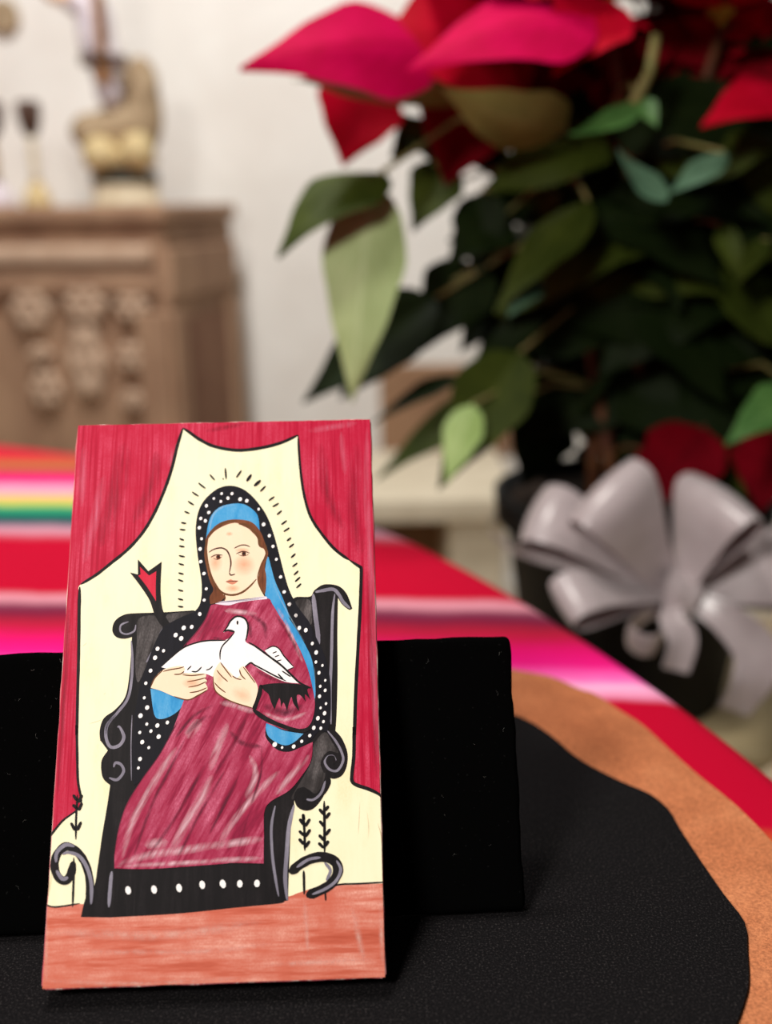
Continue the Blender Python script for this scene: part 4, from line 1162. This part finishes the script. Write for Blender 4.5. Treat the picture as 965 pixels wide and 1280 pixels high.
# --- dense shaded foliage behind, on every stem
random.seed(8)
cache = []
for k in range(10):
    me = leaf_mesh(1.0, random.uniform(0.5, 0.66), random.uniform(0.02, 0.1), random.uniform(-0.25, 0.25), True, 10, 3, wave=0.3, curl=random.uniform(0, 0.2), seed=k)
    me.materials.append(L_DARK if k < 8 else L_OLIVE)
    cache.append(me)
def proj(p):
    d = p - EYE
    z_ = d.dot(FW)
    return CX + F * d.dot(RT) / z_, CY - F * d.dot(UP) / z_
made = 0
tries = 0
while made < 250 and tries < 20000:
    tries += 1
    s = random.choice(STEMS)
    t_ = random.uniform(0.08, 0.9)
    q = s[int(t_ * 8)].lerp(s[min(8, int(t_ * 8) + 1)], t_ * 8 % 1)
    a = random.uniform(0, 2 * math.pi)
    d = Vector((math.cos(a), math.sin(a), random.uniform(-0.9, 0.1))).normalized()
    b_ = q + d * random.uniform(0.01, 0.07)
    e = b_ + d * random.uniform(0.10, 0.15)
    X, Y = proj(e)
    X2, Y2 = proj(b_)
    lim = 600 if Y < 430 else 650
    if X < lim or X2 < lim or e.z < 0.002 or b_.z < 0.002 or Y > 640 or e.y < 0.80 or e.y > 1.12: continue
    nr = Vector((d.x * 0.4, d.y * 0.4 - 0.9, 0.8)) + Vector((random.uniform(-.4, .4), random.uniform(-.4, .4), 0))
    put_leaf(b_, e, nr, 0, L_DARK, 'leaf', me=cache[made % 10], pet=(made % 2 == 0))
    made += 1
# --- pot
pot_m = mottled('black_pot', (8, 8, 8), (13, 13, 13), 30, 0.7, 0.1)
lathe('pot', [(0.085, 0), (0.090, 0.004), (0.112, 0.165), (0.122, 0.170), (0.124, 0.195), (0.118, 0.197), (0.112, 0.180), (0.05, 0.178)], pot_m, plant, n=48)
lathe('soil', [(0.111, 0.170), (0.111, 0.184), (0.06, 0.188), (0.01, 0.189)], mottled('potting_soil', (30, 20, 14), (56, 40, 28), 120, 0.95, 0.5, 0.004), plant, n=32)

# ------------------------------------------------------------------ satin bow tied to the pot
t = NT('silver_satin')
f = t.noise(t.coord((30, 30, 30)), 1, 2)
t.setc(t.ramp(f, [(0.3, lin((184, 170, 172))), (0.7, lin((204, 191, 193)))]))
t.rough(0.30, 0.8)
t.b.inputs['Sheen Weight'].default_value = 0.2
satin = t.m
KN = at(843, 742, 0.735)
bow = empty('ribbon_bow', KN); tag(bow, 'large silvery white satin bow tied to the black plant pot', 'bow')
def strip(name, path, wdir, widths, cup=0.0):
    """a ribbon along path, wdir its crosswise direction at each point"""
    bm = bmesh.new()
    nv = 4
    g = []
    n_ = len(path)
    for i, p_ in enumerate(path):
        tng = (path[min(i + 1, n_ - 1)] - path[max(i - 1, 0)]).normalized()
        w_ = wdir[i] if isinstance(wdir, list) else wdir
        w_ = (w_ - tng * w_.dot(tng)).normalized()
        nn_ = tng.cross(w_)
        g.append([bm.verts.new(p_ + w_ * widths[i] * (j / nv) / 1 + nn_ * cup * widths[i] * ((j / nv) ** 2)) for j in range(-nv // 2, nv // 2 + 1)])
    for a_, b_ in zip(g, g[1:]):
        for j in range(nv):
            bm.faces.new((a_[j], b_[j], b_[j + 1], a_[j + 1]))
    o = bm_obj(name, bm, satin, bow, True)
    s_ = o.modifiers.new('thickness', 'SOLIDIFY'); s_.thickness = 0.0008; s_.offset = 0
    u_ = o.modifiers.new('smooth', 'SUBSURF'); u_.levels = 1; u_.render_levels = 2
    return o
def loop_(tip, depth, width, open_, side, cup=0.15, start=0.25):
    """a loop from the knot out to tip and back; open_: how far its two sides part along side"""
    T = at(*tip, depth) - KN
    L = T.length
    d = T.normalized()
    n_ = Vector(side); n_ = (n_ - d * n_.dot(d)).normalized()
    w_ = d.cross(n_)
    path, wd = [], []
    N = 22
    for k in range(N + 1):
        u = k / N
        al = math.sin(math.pi * u) ** 0.8
        path.append(d * L * al + n_ * open_ * L * math.sin(2 * math.pi * u) * al ** 0.5 * 0.8)
        wd.append(width * (start + (1 - start) * min(1, al * 1.15)))
    return strip('loop', path, w_, wd, cup)
def tail_(pts, width, wdir, cup=0.1):
    P = [Vector((0, 0, 0))] + [at(x, y, d) - KN for x, y, d in pts]
    path = []
    for i in range(len(P) - 1):
        for k in range(5):
            u = k / 5
            a, b, c, d = P[max(0, i - 1)], P[i], P[i + 1], P[min(len(P) - 1, i + 2)]
            path.append(0.5 * (2 * b + (c - a) * u + (2 * a - 5 * b + 4 * c - d) * u * u + (3 * b - a - 3 * c + d) * u ** 3))
    path.append(P[-1])
    n_ = len(path)
    return strip('tail', path, Vector(wdir), [width * (0.35 + 0.65 * min(1, 2.2 * k / n_)) for k in range(n_)], cup)
loop_((752, 606), 0.715, 0.068, 0.22, (0.35, -1.0, 0.25), 0.25)
loop_((662, 640), 0.745, 0.052, 0.24, (0.2, -0.9, 0.7), 0.25)
loop_((908, 612), 0.725, 0.074, 0.26, (-0.9, -0.5, 0.2), 0.25)
loop_((1000, 706), 0.745, 0.066, 0.20, (0.1, -0.9, 0.6), 0.2)
loop_((700, 752), 0.690, 0.040, 0.18, (0.2, -0.5, 1.0), 0.2)
loop_((796, 806), 0.695, 0.026, 0.30, (0.6, -0.6, -0.3), 0.2)
tail_([(840, 775, 0.705), (852, 800, 0.695), (842, 838, 0.69)], 0.024, (1, 0.3, 0.25), 0.4)
tail_([(900, 768, 0.715), (944, 812, 0.705), (940, 850, 0.70), (915, 888, 0.70)], 0.034, (0.8, 0.1, 0.7), 0.25)
bm = bmesh.new()                                    # the knot: a short ribbon wrapped round the middle
N, W = 24, 6
gk = []
for k in range(N):
    a = 2 * math.pi * k / N
    gk.append([bm.verts.new(((j / W - 0.5) * 0.026 * (1 + 0.15 * math.sin(3 * a)), -0.006 + 0.013 * math.cos(a) * (1 - 0.25 * abs(j / W - 0.5)) + 0.0012 * math.sin(j * 2.1), 0.021 * math.sin(a))) for j in range(W + 1)])
for k in range(N):
    for j in range(W):
        bm.faces.new((gk[k][j], gk[(k + 1) % N][j], gk[(k + 1) % N][j + 1], gk[k][j + 1]))
o = bm_obj('knot', bm, satin, bow, True); o.rotation_euler = (0, 0.25, 0)
# the ribbon band that runs round the pot behind the bow
bm = bmesh.new()
ra, rb = [], []
for k in range(64):
    a = 2 * math.pi * k / 64
    ra.append(bm.verts.new((PC.x + 0.1262 * math.cos(a) - KN.x, PC.y + 0.1262 * math.sin(a) - KN.y, -0.003)))
    rb.append(bm.verts.new((PC.x + 0.1266 * math.cos(a) - KN.x, PC.y + 0.1266 * math.sin(a) - KN.y, 0.003)))
for k in range(64):
    bm.faces.new((ra[k], ra[(k + 1) % 64], rb[(k + 1) % 64], rb[k]))
bm_obj('band', bm, satin, bow, True)
